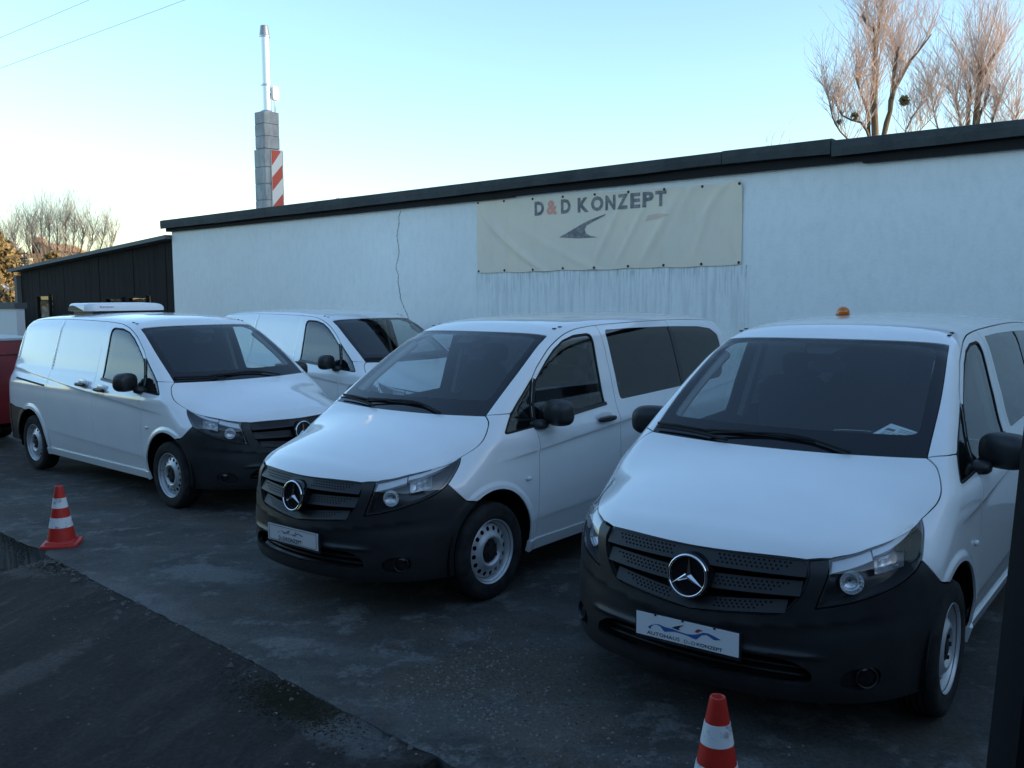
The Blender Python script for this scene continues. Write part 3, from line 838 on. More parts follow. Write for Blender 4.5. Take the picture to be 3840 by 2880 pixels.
    mb.lathe(c0, dr, ringp, 48); mb.build('emblem_ring', M_CHROME, g, smooth=True)
    mb = MB()
    for k in range(3):
        a = math.pi / 2 + k * 2 * math.pi / 3
        e = lambda ang, r, hgt=0.0: c0 + (math.cos(ang) * -lf + math.sin(ang) * up) * r + dr * hgt
        tip = e(a, .092, -.002); s1 = e(a + math.pi / 3, .0165, -.004); s2 = e(a - math.pi / 3, .0165, -.004); ce = e(0, 0, .010)
        mb.add([ce, s1, tip], [(0, 1, 2)]); mb.add([ce, tip, s2], [(0, 1, 2)])
    mb.build('emblem_star', M_CHROME, g)
    # wipers
    for (p0, p1, p2) in (((.955, .42), (1.005, .10), (.985, -.38)), ((.945, -.25), (.990, -.45), (1.048, -.742))):
        Uw = curve(np.array([p0, p1, p2]), True, .04); X = inv('TOP', Uw); N = grad(X)
        mb = MB(); mb.tube((X + N * .018) * np.array([-1, 1, 1]), np.linspace(.009, .006, len(X)), 6)
        e = X[-1] * .8 + X[-2] * .2
        ub = np.array([np.array(p2) + (np.array(p0) - np.array(p2)) * t + np.array([.030, 0]) * 1 for t in (-.02, .25, .5, .75)]); Xb = inv('TOP', ub); Nb = grad(Xb)
        mb.tube((Xb + Nb * .012) * np.array([-1, 1, 1]), .009, 6)
        mb.build('wiper', M_RUBBER, root, smooth=True)
    # roof rack caps
    for x, y in ((2.00, .640), (2.075, .638), (2.00, -.640), (2.075, -.638)):
        X = inv('TOP', np.array([[x, y]]))[0]; mb = MB(); mb.box((-x, y, X[2] + .002), (.030, .018, .008)); mb.build('rack_cap', M_BLACK, root)
    # inside of the shell, floor, wheel arches
    put('inner_shell', BLACKS, M_DARK, root)
    mb = MB(); mb.box((-2.6, 0, .27), (4.2, 1.66, .05)); mb.box((-.95, 0, .62), (.5, 1.1, .7))
    mb.build('underbody', M_DARK, root)
    for cx in (.895, 4.095):
        for s in (1, -1):
            mb = MB(); t = np.radians(np.linspace(-12, 192, 24)); V = []
            for y in (.66, .925):
                for k in t: V.append((-(cx - .415 * math.cos(k)), y * s, .345 + .415 * math.sin(k)))
            nT = len(t); mb.add(V, [(i, i + 1, nT + i + 1, nT + i) for i in range(nT - 1)] + [tuple(range(nT))])
            mb.build('wheel_arch_liner', M_DARK, root)
    # cabin
    mb = MB()
    V = []; secs = [(.98, 1.10), (1.25, 1.135), (1.52, 1.12), (1.60, 1.05), (1.62, .85), (1.62, .45)]
    for x, z in secs:
        for y in (-.80, -.3, .3, .80): V.append((-x, y, z + (.03 if (x > 1.2 and x < 1.6 and y > .1) else 0)))
    mb.add(V, [(i * 4 + j, i * 4 + j + 1, (i + 1) * 4 + j + 1, (i + 1) * 4 + j) for i in range(5) for j in range(3)])
    mb.superell((-1.50, .40, 1.13), (.13, .20, .065), .6, 20, 10)
    mb.build('dashboard', M_INT, root, angle=50)
    mb = MB(); cw = np.array([-1.74, .40, 1.095]); dw = np.array([-.80, 0, .60])
    mb.lathe(cw, dw, [(.19 + .016 * math.cos(k), .016 * math.sin(k)) for k in np.linspace(0, 2 * math.pi, 9)], 36)
    mb.lathe(cw, dw, [(.001, .0), (.06, -.004), (.07, -.03)], 18); uu = np.array([0, 1, 0.]); 
    for yy_ in (-1, 1): mb.box(cw + np.array([0, yy_ * .12, 0]) - dw * .012, (.012, .14, .035), [[.6, 0, -.8], [0, 1, 0], [.8, 0, .6]])
    mb.build('steering_wheel', M_INT, root, smooth=True)
    for yc in (.42, -.42):
        mb = MB(); mb.superell((-2.15, yc, .80), (.27, .25, .09), .45, 20, 10)
        c, s_ = math.cos(.22), math.sin(.22)
        mb.superell((-2.44, yc, 1.13), (.085, .25, .36), .45, 20, 12, [[c, 0, s_], [0, 1, 0], [-s_, 0, c]])
        so = mb.build('seat', M_SEAT, root, smooth=True)
        mb = MB(); mb.superell((-2.54, yc, 1.545), (.055, .135, .085), .5, 18, 10); mb.tube([(-2.52, yc - .06, 1.40), (-2.53, yc - .06, 1.50)], .008); mb.tube([(-2.52, yc + .06, 1.40), (-2.53, yc + .06, 1.50)], .008)
        mb.build('headrest', M_SEAT, so, smooth=True)
    mb = MB(); Xp = inv('TOP', np.array([[1.66, 0.0], [1.80, 0.0]]))
    mb.add([(-1.655, -.07, Xp[0][2] - .015), (-1.655, .07, Xp[0][2] - .015), (-1.83, .14, 1.745), (-1.83, -.14, 1.745), (-1.70, -.07, Xp[0][2] - .06), (-1.70, .07, Xp[0][2] - .06), (-1.84, .13, 1.70), (-1.84, -.13, 1.70)], [(0, 1, 2, 3), (4, 7, 6, 5), (0, 4, 5, 1), (1, 5, 6, 2), (3, 2, 6, 7), (0, 3, 7, 4)])
    mb.build('sensor_pod', M_INT, root)
    mb = MB(); mb.superell((-1.80, 0.0, 1.60), (.018, .115, .038), .5, 18, 8); mb.tube([(-1.79, 0, 1.61), (-1.78, 0, 1.70)], .010); mb.build('rear_view_mirror', M_INT, root, smooth=True)
    # inner pillar trims
    for s in (1, -1):
        mb = MB()
        a = UP_A * np.array([-1, s, 1]); b = np.array([p * np.array([-1, s, 1]) for p in LOW_A]);
        mb.tube([p + np.array([-.03, -.045 * s, -.035]) for p in a[::6]], .030, 6); mb.build('pillar_trim', M_TRIM, root, smooth=True); mb = MB()
        mb.box((-2.47, .748 * s, 1.45), (.10, .04, .58), [[1, 0, 0], [0, math.cos(.28), -s * math.sin(.28)], [0, s * math.sin(.28), math.cos(.28)]])
        mb.build('door_pillar_trim', M_TRIM, root)
    # wheels
    wheels = []
    for cx in (.895, 4.095):
        for s in (1, -1):
            wheels.append(make_wheel(root, (-cx, .945 * s, .333), s))
    return root

def make_wheel(root, c, s):
    rt = .333
    mb = MB()
    prof = [(.205, -.195), (.235, -.200), (.29, -.200), (.318, -.188), (.331, -.165), (.333, -.10), (.331, -.035), (.320, -.012), (.30, -.002), (.285, .001), (.272, -.002), (.255, -.001), (.238, -.004), (.222, -.012), (.214, -.020), (.205, -.024)]
    mb.lathe((0, 0, 0), (0, 1, 0), prof, 56)
    # tread grooves as slim rings
    w = mb.build('wheel', M_TYRE, root, smooth=True)
    mb = MB()
    for h in (-.055, -.085, -.115, -.145): mb.lathe((0, 0, 0), (0, 1, 0), [(.3338, h - .004), (.3338, h + .004)], 48)
    mb.build('tread_groove', M_DARK, w)
    # rim: well and lip
    mb = MB(); mb.lathe((0, 0, 0), (0, 1, 0), [(.200, -.19), (.190, -.15), (.190, -.06), (.196, -.045), (.200, -.030), (.207, -.026), (.211, -.016), (.217, -.009), (.2195, -.007), (.2195, -.013), (.214, -.02)], 56)
    rim_o = mb.build('rim', M_STEEL, w, smooth=True)
    # disc with holes
    n = 64; t = np.linspace(0, 2 * math.pi, n, endpoint=False)
    out = np.stack([.1935 * np.cos(t), .1935 * np.sin(t)], 1); inn = np.stack([.078 * np.cos(t), .078 * np.sin(t)], 1)
    holes = [inn]
    for k in range(16):
        a = 2 * math.pi * k / 16; q = np.linspace(0, 2 * math.pi, 14, endpoint=False)
        holes.append(np.stack([.155 * math.cos(a) + .0155 * np.cos(q), .155 * math.sin(a) + .0155 * np.sin(q)], 1))
    pts, ed, k0 = [], [], 0
    for L in [out] + holes:
        m = len(L); pts += [Vector(p) for p in L.tolist()]; ed += [(k0 + i, k0 + (i + 1) % m) for i in range(m)]; k0 += m
    for r in (.092, .104, .116, .128, .139, .172, .182):
        for a in np.linspace(0, 2 * math.pi, 56, endpoint=False): pts.append(Vector((r * math.cos(a), r * math.sin(a))))
    v, e, f, *_ = delaunay_2d_cdt(pts, ed, [], 0, 1e-7)
    U = np.array([q[:] for q in v]); T = np.array([q for q in f if len(q) == 3]); C = U[T].mean(1)
    kk = inside(out, C)
    for h in holes: kk &= ~inside(h, C)
    T = T[kk]; rr = np.hypot(U[:, 0], U[:, 1])
    hgt = np.interp(rr, [.078, .086, .096, .11, .128, .139, .155, .172, .182, .1935], [-.050, -.022, -.012, -.014, -.030, -.036, -.041, -.047, -.056, -.075])
    V = np.stack([U[:, 0], hgt, U[:, 1]], 1)
    fn = np.cross(V[T[:, 1]] - V[T[:, 0]], V[T[:, 2]] - V[T[:, 0]]); fl_ = fn[:, 1] < 0; T[fl_] = T[fl_][:, ::-1]
    mesh_obj('wheel_disc', V, T.tolist(), M_STEEL, w, smooth=True)
    mb = MB(); mb.lathe((0, 0, 0), (0, 1, 0), [(.19, -.10), (.001, -.10)], 40); mb.build('brake_disc', M_DARK, w)
    mb = MB(); mb.lathe((0, 0, 0), (0, 1, 0), [(.080, -.05), (.074, -.034), (.060, -.028), (.040, -.026), (.036, -.020), (.001, -.018)], 30)
    for k in range(5):
        a = 2 * math.pi * k / 5; mb.lathe((.056 * math.cos(a), -.03, .056 * math.sin(a)), (0, 1, 0), [(.012, 0), (.011, .014), (.001, .016)], 8)
    mb.build('hub_cap', M_RUBBER, w, angle=40)
    w.location = c
    if s < 0: w.rotation_euler = (0, 0, math.pi)
    w.rotation_euler = (0, random.uniform(0, 1), 0 if s > 0 else math.pi)
    return w

def van_sides(root, glazed):
    """the body side behind the front doors: glazed for the passenger van, pressed sheet for the panel van"""
    global EMB
    EMB = not glazed
    mid_t = snap('SIDE', [p for p in DITCH if p[0] < 3.0] + [(3.3, .665, 1.820), (3.637, .66, 1.8205)])
    qua_t = snap('SIDE', [(3.637, .66, 1.8205), (3.9, .655, 1.818), (4.5, .635, 1.798), (4.70, .625, 1.780)])
    SL = [(3.637, .66, 1.8205), (3.637, .80, 1.5), (3.637, .9, 1.2), (3.637, .95, .8), (3.637, .94, .322)]
    for s in (1, -1):
        if s > 0:
            seg = [(DOOR_R[::-1], GAP, True), (mid_t, GAP, False), (SL, GAP, True), ([SL[-1], DOOR_R[-1]], GAP, False)]
            U, G = assemble('SIDE', seg); mp = panel('SIDE', U, G, [H_R] if glazed else [], .020, lines=creases(2.47, 3.635, (4.095,), EMB))
            b1 = panel('SIDE', U, None, [H_R] if glazed else [], .07, -.015 if glazed else -.028, 0)
            qa = arch(4.095, 0, 108)
            seg = [(SL[::-1], GAP, True), (qua_t, GAP, False), ([tuple(qua_t[-1]), (4.70, .70, 1.70), (4.70, .80, 1.45), (4.70, .88, 1.2), (4.70, .93, .9), (4.70, .93, .765)], 0, False), ([(4.70, .93, .765), (4.573, .942, .740), (4.414, .947, .735), qa[-1]], GAP, True), (qa[::-1], 0, True), ([qa[0], (3.694, .94, .322), SL[-1]], GAP, False)]
            U2, G2 = assemble('SIDE', seg); qp = panel('SIDE', U2, G2, [H_Q] if glazed else [], .020, lines=creases(3.64, 4.69, (4.095,), EMB))
            b2 = panel('SIDE', U2, None, [H_Q] if glazed else [], .07, -.015 if glazed else -.028, 0)
            if glazed:
                g1 = panel('SIDE', offset_poly(H_R, -.004), None, (), .06, -.003, .004); g2 = panel('SIDE', offset_poly(H_Q, -.004), None, (), .06, -.003, .004)
                PT = curve(fwd('SIDE', [(3.605, .8, 1.240), (3.605, .8, 1.766), (3.67, .8, 1.765), (3.67, .8, 1.242), (3.605, .8, 1.240)]), False, .02)[:-1]
                pst = panel('SIDE', PT, None, (), .03, .001, .004)
            hnd = None
        m = put('sliding_door' if s < 0 else 'side_panel', [mp], M_WHITE, root, s)
        q = put('rear_quarter', [qp], M_WHITE, root, s)
        put('side_lining', [b1, b2], M_DARK, root, s)
        if glazed:
            put('side_window', [g1], M_TINT, m, s); put('rear_side_window', [g2], M_TINT, q, s)
            put('window_pillar', [pst], M_FRIT, m, s)
        if s < 0:
            mb = MB(); mb.superell((-2.68, -.980, 1.126), (.118, .022, .020), .6, 20, 8); mb.build('handle', M_BLACK, m, smooth=True)
            mb = MB(); mb.superell((-2.67, -.947, 1.144), (.110, .014, .046), .9, 24, 10); mb.build('handle_cup', M_WHITE, m, smooth=True)
            TR = curve(fwd('SIDE', [(3.685, .9, 1.040), (4.56, .9, 1.088), (4.56, .9, 1.108), (3.685, .9, 1.062), (3.685, .9, 1.040)]), False, .02)[:-1]
            put('sliding_track', [panel('SIDE', TR, None, (), .03, .0015, .004)], M_RUBBER, q, s)
    EMB = False
# ------------------------------------------------------------------ site: wall axes (s along the wall to the right, n away from the camera)
NX, NY = .6561, .7547
TX, TY = NY, -NX
def sn(s, n, z=0.0): return (s * TX + n * NX, s * TY + n * NY, z)
def gz(x, y): return .0555 + .0055 * np.clip(x * TX + y * TY, -16, 2)
ROT_S = math.atan2(TY, TX)
RS = np.array([[TX, NX, 0], [TY, NY, 0], [0, 0, 1.0]])      # columns: s, n, z
JOINT = 3.05
def jn(s): return 2.765 + .060 * (-np.clip(s, -14, 4) - 3.0)      # the joint between ramp and yard

# ---- ground materials
M_YARD = mat('yard_concrete', (.06, .06, .06), .75, spec=.35)
_c = objco(M_YARD)
_str = stretched(M_YARD, _c, -15, 1.7, .8)
big = ramp(M_YARD, noise(M_YARD, .55, 8, .68, _c, .2), [(.30, 0), (.72, 1)])
blot = ramp(M_YARD, noise(M_YARD, 1.9, 9, .70, _str, .15), [(.44, 0), (.60, 1)])
pale = ramp(M_YARD, noise(M_YARD, 3.4, 10, .74, _c, .15), [(.53, 0), (.60, 1)])
fine = ramp(M_YARD, noise(M_YARD, 46, 10, .78, _c), [(.3, .42), (.72, 1.55)])
grit = ramp(M_YARD, noise(M_YARD, 210, 3, .6, _c), [(.62, 0), (.72, 1)])
col = mixc(M_YARD, big, (.030, .0295, .0275), (.068, .067, .064))
col = mixc(M_YARD, blot, col, (.085, .085, .083))
col = mixc(M_YARD, math_(M_YARD, 'MULTIPLY', pale, .7), col, (.17, .172, .17))
brown = ramp(M_YARD, noise(M_YARD, 1.3, 8, .7, mapping(M_YARD, _c, (1, 1, 1), (0, 0, 2.2)), .2), [(.50, 0), (.62, 1)])
col = mixc(M_YARD, math_(M_YARD, 'MULTIPLY', brown, .75), col, (.075, .062, .047))
speck = ramp(M_YARD, noise(M_YARD, 17, 10, .85, _c, 0), [(.56, 0), (.64, 1)])
col = mixc(M_YARD, math_(M_YARD, 'MULTIPLY', speck, .45), col, (.115, .112, .105))
col = mixc(M_YARD, math_(M_YARD, 'MULTIPLY', spot(M_YARD, _c, -.12, 4.85, 20, .75, .42, .45), .75), col, (.088, .076, .058))
col = mixc(M_YARD, math_(M_YARD, 'MULTIPLY', spot(M_YARD, _c, .15, 4.25, 10, .45, .3, .5), .6), col, (.12, .108, .088))
col = mixc(M_YARD, math_(M_YARD, 'MULTIPLY', spot(M_YARD, _c, -2.25, 6.75, -20, .55, .22, .6), .75), col, (.16, .165, .165))
col = mixc(M_YARD, math_(M_YARD, 'MULTIPLY', spot(M_YARD, _c, -2.55, 6.15, -42, .9, .20, .5), .45), col, (.13, .135, .14))
col = mixc(M_YARD, math_(M_YARD, 'MULTIPLY', spot(M_YARD, _c, -1.35, 5.35, -10, .25, .10, .6), .7), col, (.17, .17, .165))
col = mixc(M_YARD, 1.0, col, fine, 'MULTIPLY')
col = mixc(M_YARD, math_(M_YARD, 'MULTIPLY', grit, .22), col, (.16, .15, .13))
setin(M_YARD, 'Base Color', col)
setin(M_YARD, 'Roughness', ramp(M_YARD, big, [(0, .82), (1, .55)]))
bump(M_YARD, noise(M_YARD, 55, 10, .78, _c), .8, .025)

M_RAMP = mat('ramp_asphalt', (.03, .03, .03), .85, spec=.25)
_c = objco(M_RAMP)
_st = stretched(M_RAMP, _c, 74, 2.3, .7)
a_ = ramp(M_RAMP, noise(M_RAMP, 1.6, 10, .74, _st, .1), [(.50, 0), (.68, 1)])
b_ = ramp(M_RAMP, noise(M_RAMP, 1.1, 7, .6, _c, .5), [(.35, 0), (.75, 1)])
p_ = ramp(M_RAMP, noise(M_RAMP, 5.2, 10, .76, _st, .15), [(.57, 0), (.66, 1)])
col = mixc(M_RAMP, b_, (.033, .0295, .028), (.064, .058, .055))
col = mixc(M_RAMP, a_, col, (.085, .078, .074))
col = mixc(M_RAMP, math_(M_RAMP, 'MULTIPLY', p_, .6), col, (.15, .145, .135))
sp2 = ramp(M_RAMP, noise(M_RAMP, 12, 10, .85, _st, 0), [(.55, 0), (.63, 1)])
col = mixc(M_RAMP, math_(M_RAMP, 'MULTIPLY', sp2, .55), col, (.105, .092, .084))
col = mixc(M_RAMP, math_(M_RAMP, 'MULTIPLY', spot(M_RAMP, _c, -.80, 4.22, -42, .42, .17), .8), col, (.17, .172, .17))
col = mixc(M_RAMP, math_(M_RAMP, 'MULTIPLY', spot(M_RAMP, _c, -3.75, 7.02, -42, .45, .20), .7), col, (.13, .125, .11))
col = mixc(M_RAMP, math_(M_RAMP, 'MULTIPLY', spot(M_RAMP, _c, -1.10, 4.55, -42, .34, .16, .35), .9), col, (.030, .026, .016))
col = mixc(M_RAMP, math_(M_RAMP, 'MULTIPLY', spot(M_RAMP, _c, -2.75, 4.9, 70, .6, .16), .6), col, (.14, .13, .12))
col = mixc(M_RAMP, 1.0, col, ramp(M_RAMP, noise(M_RAMP, 38, 10, .8, _c), [(.3, .35), (.72, 1.65)]), 'MULTIPLY')
setin(M_RAMP, 'Base Color', col)
bump(M_RAMP, noise(M_RAMP, 34, 12, .82, _c), 1.0, .05)

M_EARTH = mat('dark_soil', (.022, .020, .016), .95, spec=.1)
_c = objco(M_EARTH)
setin(M_EARTH, 'Base Color', mixc(M_EARTH, ramp(M_EARTH, noise(M_EARTH, 14, 8, .7, _c), [(.35, 0), (.7, 1)]), (.010, .009, .008), (.038, .034, .026)))
bump(M_EARTH, noise(M_EARTH, 40, 8, .7, _c), .8, .03)
M_KERB = mat('old_concrete_face', (.10, .105, .11), .9)
_c = objco(M_KERB)
_v = mapping(M_KERB, _c, (6, 6, .8))
setin(M_KERB, 'Base Color', mixc(M_KERB, ramp(M_KERB, noise(M_KERB, 3, 7, .65, _v), [(.35, 0), (.7, 1)]), (.05, .055, .056), (.20, .21, .21)))
bump(M_KERB, noise(M_KERB, 30, 8, .7, _c), .6, .02)

def grid_mesh(name, S, Nn, zf, m, along=False):
    V = []; Fc = []
    for n0 in Nn:
        for s in S:
            n = float(n0 + jn(s) - JOINT) if along else float(n0)
            x, y, _ = sn(s, n); V.append((x, y, zf(s, n, x, y)))
    k = len(S)
    Fc = [(j * k + i, j * k + i + 1, (j + 1) * k + i + 1, (j + 1) * k + i) for j in range(len(Nn) - 1) for i in range(k - 1)]
    o = mesh_obj(name, V, Fc, m, smooth=True)
    return o
g = grid_mesh('ground', np.r_[-900, -200, -60, 0, 60, 200, 900], np.r_[-900, -200, -60, 0, 60, 200, 900], lambda s, n, x, y: -1.15, M_EARTH)
tag(g, 'dark bare soil below the yard and ramp', kind='structure')
# yard slab: its front edge is chipped
Sy = np.r_[-90, -60, -40, -30, -22, -16, -13, np.arange(-11, 1.01, .06), 2, 4, 8, 14, 24, 40]
edge_n = {float(s): float(jn(s)) + .004 * math.sin(s * 2.3) + .004 * math.sin(s * 23.7 + 1) + .012 * (random.random() - .5) + (.05 * max(0, math.sin(s * 2.3)) if s < -7.7 else 0) for s in Sy}
def yz(s, n, x, y): return float(gz(x, y))
V = []; Fc = []; Nn = np.r_[0, .03, .1, .25, .5, .9, 1.5, 2.5, 4, 6, 9, 14, 22, 40, 70]
for j, q in enumerate(Nn):
    for s in Sy:
        n = float(jn(s)) + q if j > 2 else edge_n[float(s)] + q
        x, y, _ = sn(s, n); V.append((x, y, float(gz(x, y)) - (.006 if j == 0 else 0)))
k = len(Sy)
Fc = [(j * k + i, j * k + i + 1, (j + 1) * k + i + 1, (j + 1) * k + i) for j in range(len(Nn) - 1) for i in range(k - 1)]
yard = mesh_obj('yard', V, Fc, M_YARD, smooth=True)
tag(yard, 'worn concrete yard the vans stand on', kind='structure')
V = []
for s in Sy:
    x, y, _ = sn(s, edge_n[float(s)]); z = float(gz(x, y)) - .006
    V += [(x, y, z), (x + NX * .02, y + NY * .02, z - .10), (x + NX * .03, y + NY * .03, -1.2)]
Fc = [(i * 3 + j, (i + 1) * 3 + j, (i + 1) * 3 + j + 1, i * 3 + j + 1) for i in range(k - 1) for j in range(2)]
kf = mesh_obj('yard_edge', V, Fc, M_KERB, smooth=False)
tag(kf, 'streaked concrete face of the yard edge above the ramp', kind='structure')
# ramp: flush with the yard between two points, falling away to the left
def ramp_z(s, n, x, y):
    d = float(jn(s)) - n
    z = float(gz(x, y)) - .009 - .022 * max(0, d)
    z -= .34 * float(ss(-7.25, -8.9, s)) if s < -7.25 else 0
    z -= .18 * float(ss(-8.6, -12, s))
    e = -2.88 + .05 * math.sin(n * 7) + .03 * math.sin(n * 17)
    if s > e: z -= .8 * float(ss(e, e + .10, s))
    z += .010 * math.sin(s * 3.1 + n * 2) * math.sin(n * 4.3) + .006 * math.sin(s * 11 + n * 5)
    return z
Sr = np.r_[-60, -40, -25, -18, -14, np.arange(-11.5, -2.3, .05), -1.5, 0, 3, 8, 30]
Nr = np.r_[-40, -20, -10, -6, -3, -1, 0, np.arange(.5, JOINT, .08), JOINT - .03, JOINT - .006]
rp = grid_mesh('ramp', Sr, Nr, ramp_z, M_RAMP, True)
tag(rp, 'rough dark ramp sloping down in front of the yard', kind='structure')

# ---- scattered grit, moss and leaf litter
M_STONE = mat('pale_grit', (.17, .165, .15), .9)
M_MOSS = mat('moss', (.030, .032, .014), .95, spec=.1)
_c = objco(M_MOSS)
setin(M_MOSS, 'Base Color', mixc(M_MOSS, ramp(M_MOSS, noise(M_MOSS, 18, 6, .6, _c), [(.35, 0), (.7, 1)]), (.020, .018, .012), (.034, .034, .017)))
M_LITTER = mat('brown_litter', (.050, .036, .024), .95, spec=.1)
def scatter(name, m, pts, r0, r1, flat=.6):
    V, Fc = [], []
    base = np.array([(1, 0, 0), (-.5, .87, 0), (-.5, -.87, 0), (.1, .1, .9)])
    for x, y, z in pts:
        r = r0 + (r1 - r0) * rng.random() ** 3; a = rng.random() * 6.28; c, s_ = math.cos(a), math.sin(a)
        b = base * (1 + .5 * (rng.random((4, 3)) - .5)) * r * np.array([1, .8, flat])
        b = b @ np.array([[c, s_, 0], [-s_, c, 0], [0, 0, 1]])
        k = len(V); V += (b + np.array([x, y, z])).tolist()
        Fc += [(k, k + 1, k + 3), (k + 1, k + 2, k + 3), (k + 2, k, k + 3)]
    return mesh_obj(name, V, Fc, m)
def cl(n, s0, n0, ds, dn, lo=None):
    s = rng.normal(s0, ds, n); q = rng.normal(n0, dn, n); out = []
    for a, b in zip(s, q):
        if b < jn(a) + .03: continue
        x, y, _ = sn(a, b); out.append((x, y, float(gz(x, y))))
    return out
pts = cl(500, -3.35, 3.75, .28, .28) + cl(400, -3.0, 3.25, .25, .16) + cl(260, -2.6, 3.3, .45, .25) + cl(160, -3.4, 3.3, .12, .2) + cl(240, -2.3, 3.2, .6, .3) + cl(200, -5.2, 5.2, 1.6, .9) + cl(120, -7.4, 6.3, .8, .6)
for _ in range(1100):
    s = rng.uniform(-9.5, -2.9); q = float(jn(s)) - .02 - abs(rng.normal(0, .9)); x, y, _z = sn(s, q)
    if rng.random() < .5 + .5 * math.sin(s * 3 + q * 5): pts.append((x, y, ramp_z(s, q, x, y)))
for _ in range(500):
    s = rng.uniform(-9.5, -2.6); q = float(jn(s)) + rng.normal(0, .035); x, y, _z = sn(s, q); pts.append((x, y, ramp_z(s, min(q, float(jn(s)) - .01), x, y) + .006))
tag(scatter('gravel', M_STONE, pts, .0024, .0145), 'pale loose grit scattered on the concrete near the front cone', kind='stuff')
pts2 = []
for _ in range(170):
    s = rng.normal(-7.5, .35) if rng.random() < .6 else rng.uniform(-8, -2.9); q = float(jn(s)) - abs(rng.normal(.03, .09)); x, y, _z = sn(s, q); pts2.append((x, y, ramp_z(s, min(q, float(jn(s)) - .01), x, y)))
tag(scatter('rubble', mat('broken_concrete', (.11, .108, .10), .95), pts2, .006, .040, .7), 'broken concrete crumbs lying along the joint below the left cone', kind='stuff')
pts = cl(700, -3.2, 3.55, .35, .2) + cl(500, -6.6, 7.2, 1.2, .5) + cl(200, -2.4, 3.15, .5, .2)
tag(scatter('leaf_litter', M_LITTER, pts, .003, .012, .25), 'brown leaf litter and dirt drifted on the yard', kind='stuff')
pts = []
for _ in range(5200):
    s = -7.95 - abs(rng.normal(0, 1.2)); q = float(jn(s)) + rng.normal(.0, .045)
    x, y, _z = sn(s, q); pts.append((x, y, float(gz(x, y)) - max(0, float(jn(s)) - q) * 1.4 - .012))
for _ in range(5200):
    s = rng.normal(-3.83, .22); q = rng.normal(2.68, .085); x, y, _z = sn(s, q)
    if q < jn(s) - .02: pts.append((x, y, ramp_z(s, q, x, y) + .001))
for _ in range(1500):
    s = rng.normal(-7.35, .12); q = float(jn(s)) - abs(rng.normal(0, .10)); x, y, _z = sn(s, q); pts.append((x, y, ramp_z(s, q, x, y) + .001))
tag(scatter('moss', M_MOSS, pts, .002, .011, .40), 'dark moss along the joint and the broken yard edge', kind='stuff')

# ------------------------------------------------------------------ white workshop
M_WALL = mat('white_render', (.62, .63, .62), .9, spec=.2)
_c = objco(M_WALL)
n_, l_ = nodes(M_WALL)
sep = n_.new('ShaderNodeSeparateXYZ'); l_.new(_c, sep.inputs[0])
def band(m, v, a, b, soft):
    n, l = nodes(m)
    r1 = n.new('ShaderNodeMapRange'); r1.interpolation_type = 'SMOOTHSTEP'
    l.new(v, r1.inputs[0]); r1.inputs[1].default_value = a; r1.inputs[2].default_value = a + soft
    r2 = n.new('ShaderNodeMapRange'); r2.interpolation_type = 'SMOOTHSTEP'
    l.new(v, r2.inputs[0]); r2.inputs[1].default_value = b; r2.inputs[2].default_value = b + soft
    return math_(m, 'SUBTRACT', r1.outputs[0], r2.outputs[0])
streak = ramp(M_WALL, noise(M_WALL, 1.0, 6, .62, mapping(M_WALL, _c, (16, 16, .9))), [(.45, 0), (.66, 1)])
under = math_(M_WALL, 'MULTIPLY', band(M_WALL, sep.outputs[0], -9.42, -5.05, .05), band(M_WALL, sep.outputs[2], 1.2, 2.40, .02))
topst = n_.new('ShaderNodeMapRange'); l_.new(sep.outputs[2], topst.inputs[0]); topst.inputs[1].default_value = 1.95; topst.inputs[2].default_value = 2.41
fade = math_(M_WALL, 'POWER', topst.outputs[0], 1.6)
st2 = ramp(M_WALL, noise(M_WALL, 1.0, 5, .6, mapping(M_WALL, _c, (38, 38, 2.2), (0, 0, 0))), [(.48, 0), (.66, 1)])
s1 = math_(M_WALL, 'MULTIPLY', math_(M_WALL, 'MULTIPLY', under, fade), st2)
s2 = math_(M_WALL, 'MULTIPLY', math_(M_WALL, 'MULTIPLY', under, streak), .42)
patch = ramp(M_WALL, noise(M_WALL, .9, 7, .6, _c, .4), [(.35, 0), (.75, 1)])
mott = ramp(M_WALL, noise(M_WALL, 7, 8, .7, mapping(M_WALL, _c, (1.6, 1.6, .7))), [(.45, 0), (.72, 1)])
col = mixc(M_WALL, patch, (.80, .80, .775), (.86, .855, .83))
col = mixc(M_WALL, math_(M_WALL, 'MULTIPLY', mott, .3), col, (.56, .59, .585))
col = mixc(M_WALL, s2, col, (.42, .45, .45))
col = mixc(M_WALL, math_(M_WALL, 'MULTIPLY', math_(M_WALL, 'MULTIPLY', s1, ramp(M_WALL, noise(M_WALL, 2.6, 4, .6, _c), [(.35, .15), (.65, 1)])), .85), col, (.10, .11, .10))
setin(M_WALL, 'Base Color', col)
bump(M_WALL, noise(M_WALL, 26, 9, .75, _c), .4, .012)
M_FELT = mat('grey_roofing_felt', (.040, .047, .050), .85)
_c = objco(M_FELT)
setin(M_FELT, 'Base Color', mixc(M_FELT, ramp(M_FELT, noise(M_FELT, 2.4, 8, .68, _c), [(.35, 0), (.72, 1)]), (.028, .033, .035), (.060, .067, .068)))
bump(M_FELT, noise(M_FELT, 22, 8, .7, _c), .5, .02)
M_SOFFIT = mat('dark_soffit_board', (.010, .010, .011), .9)

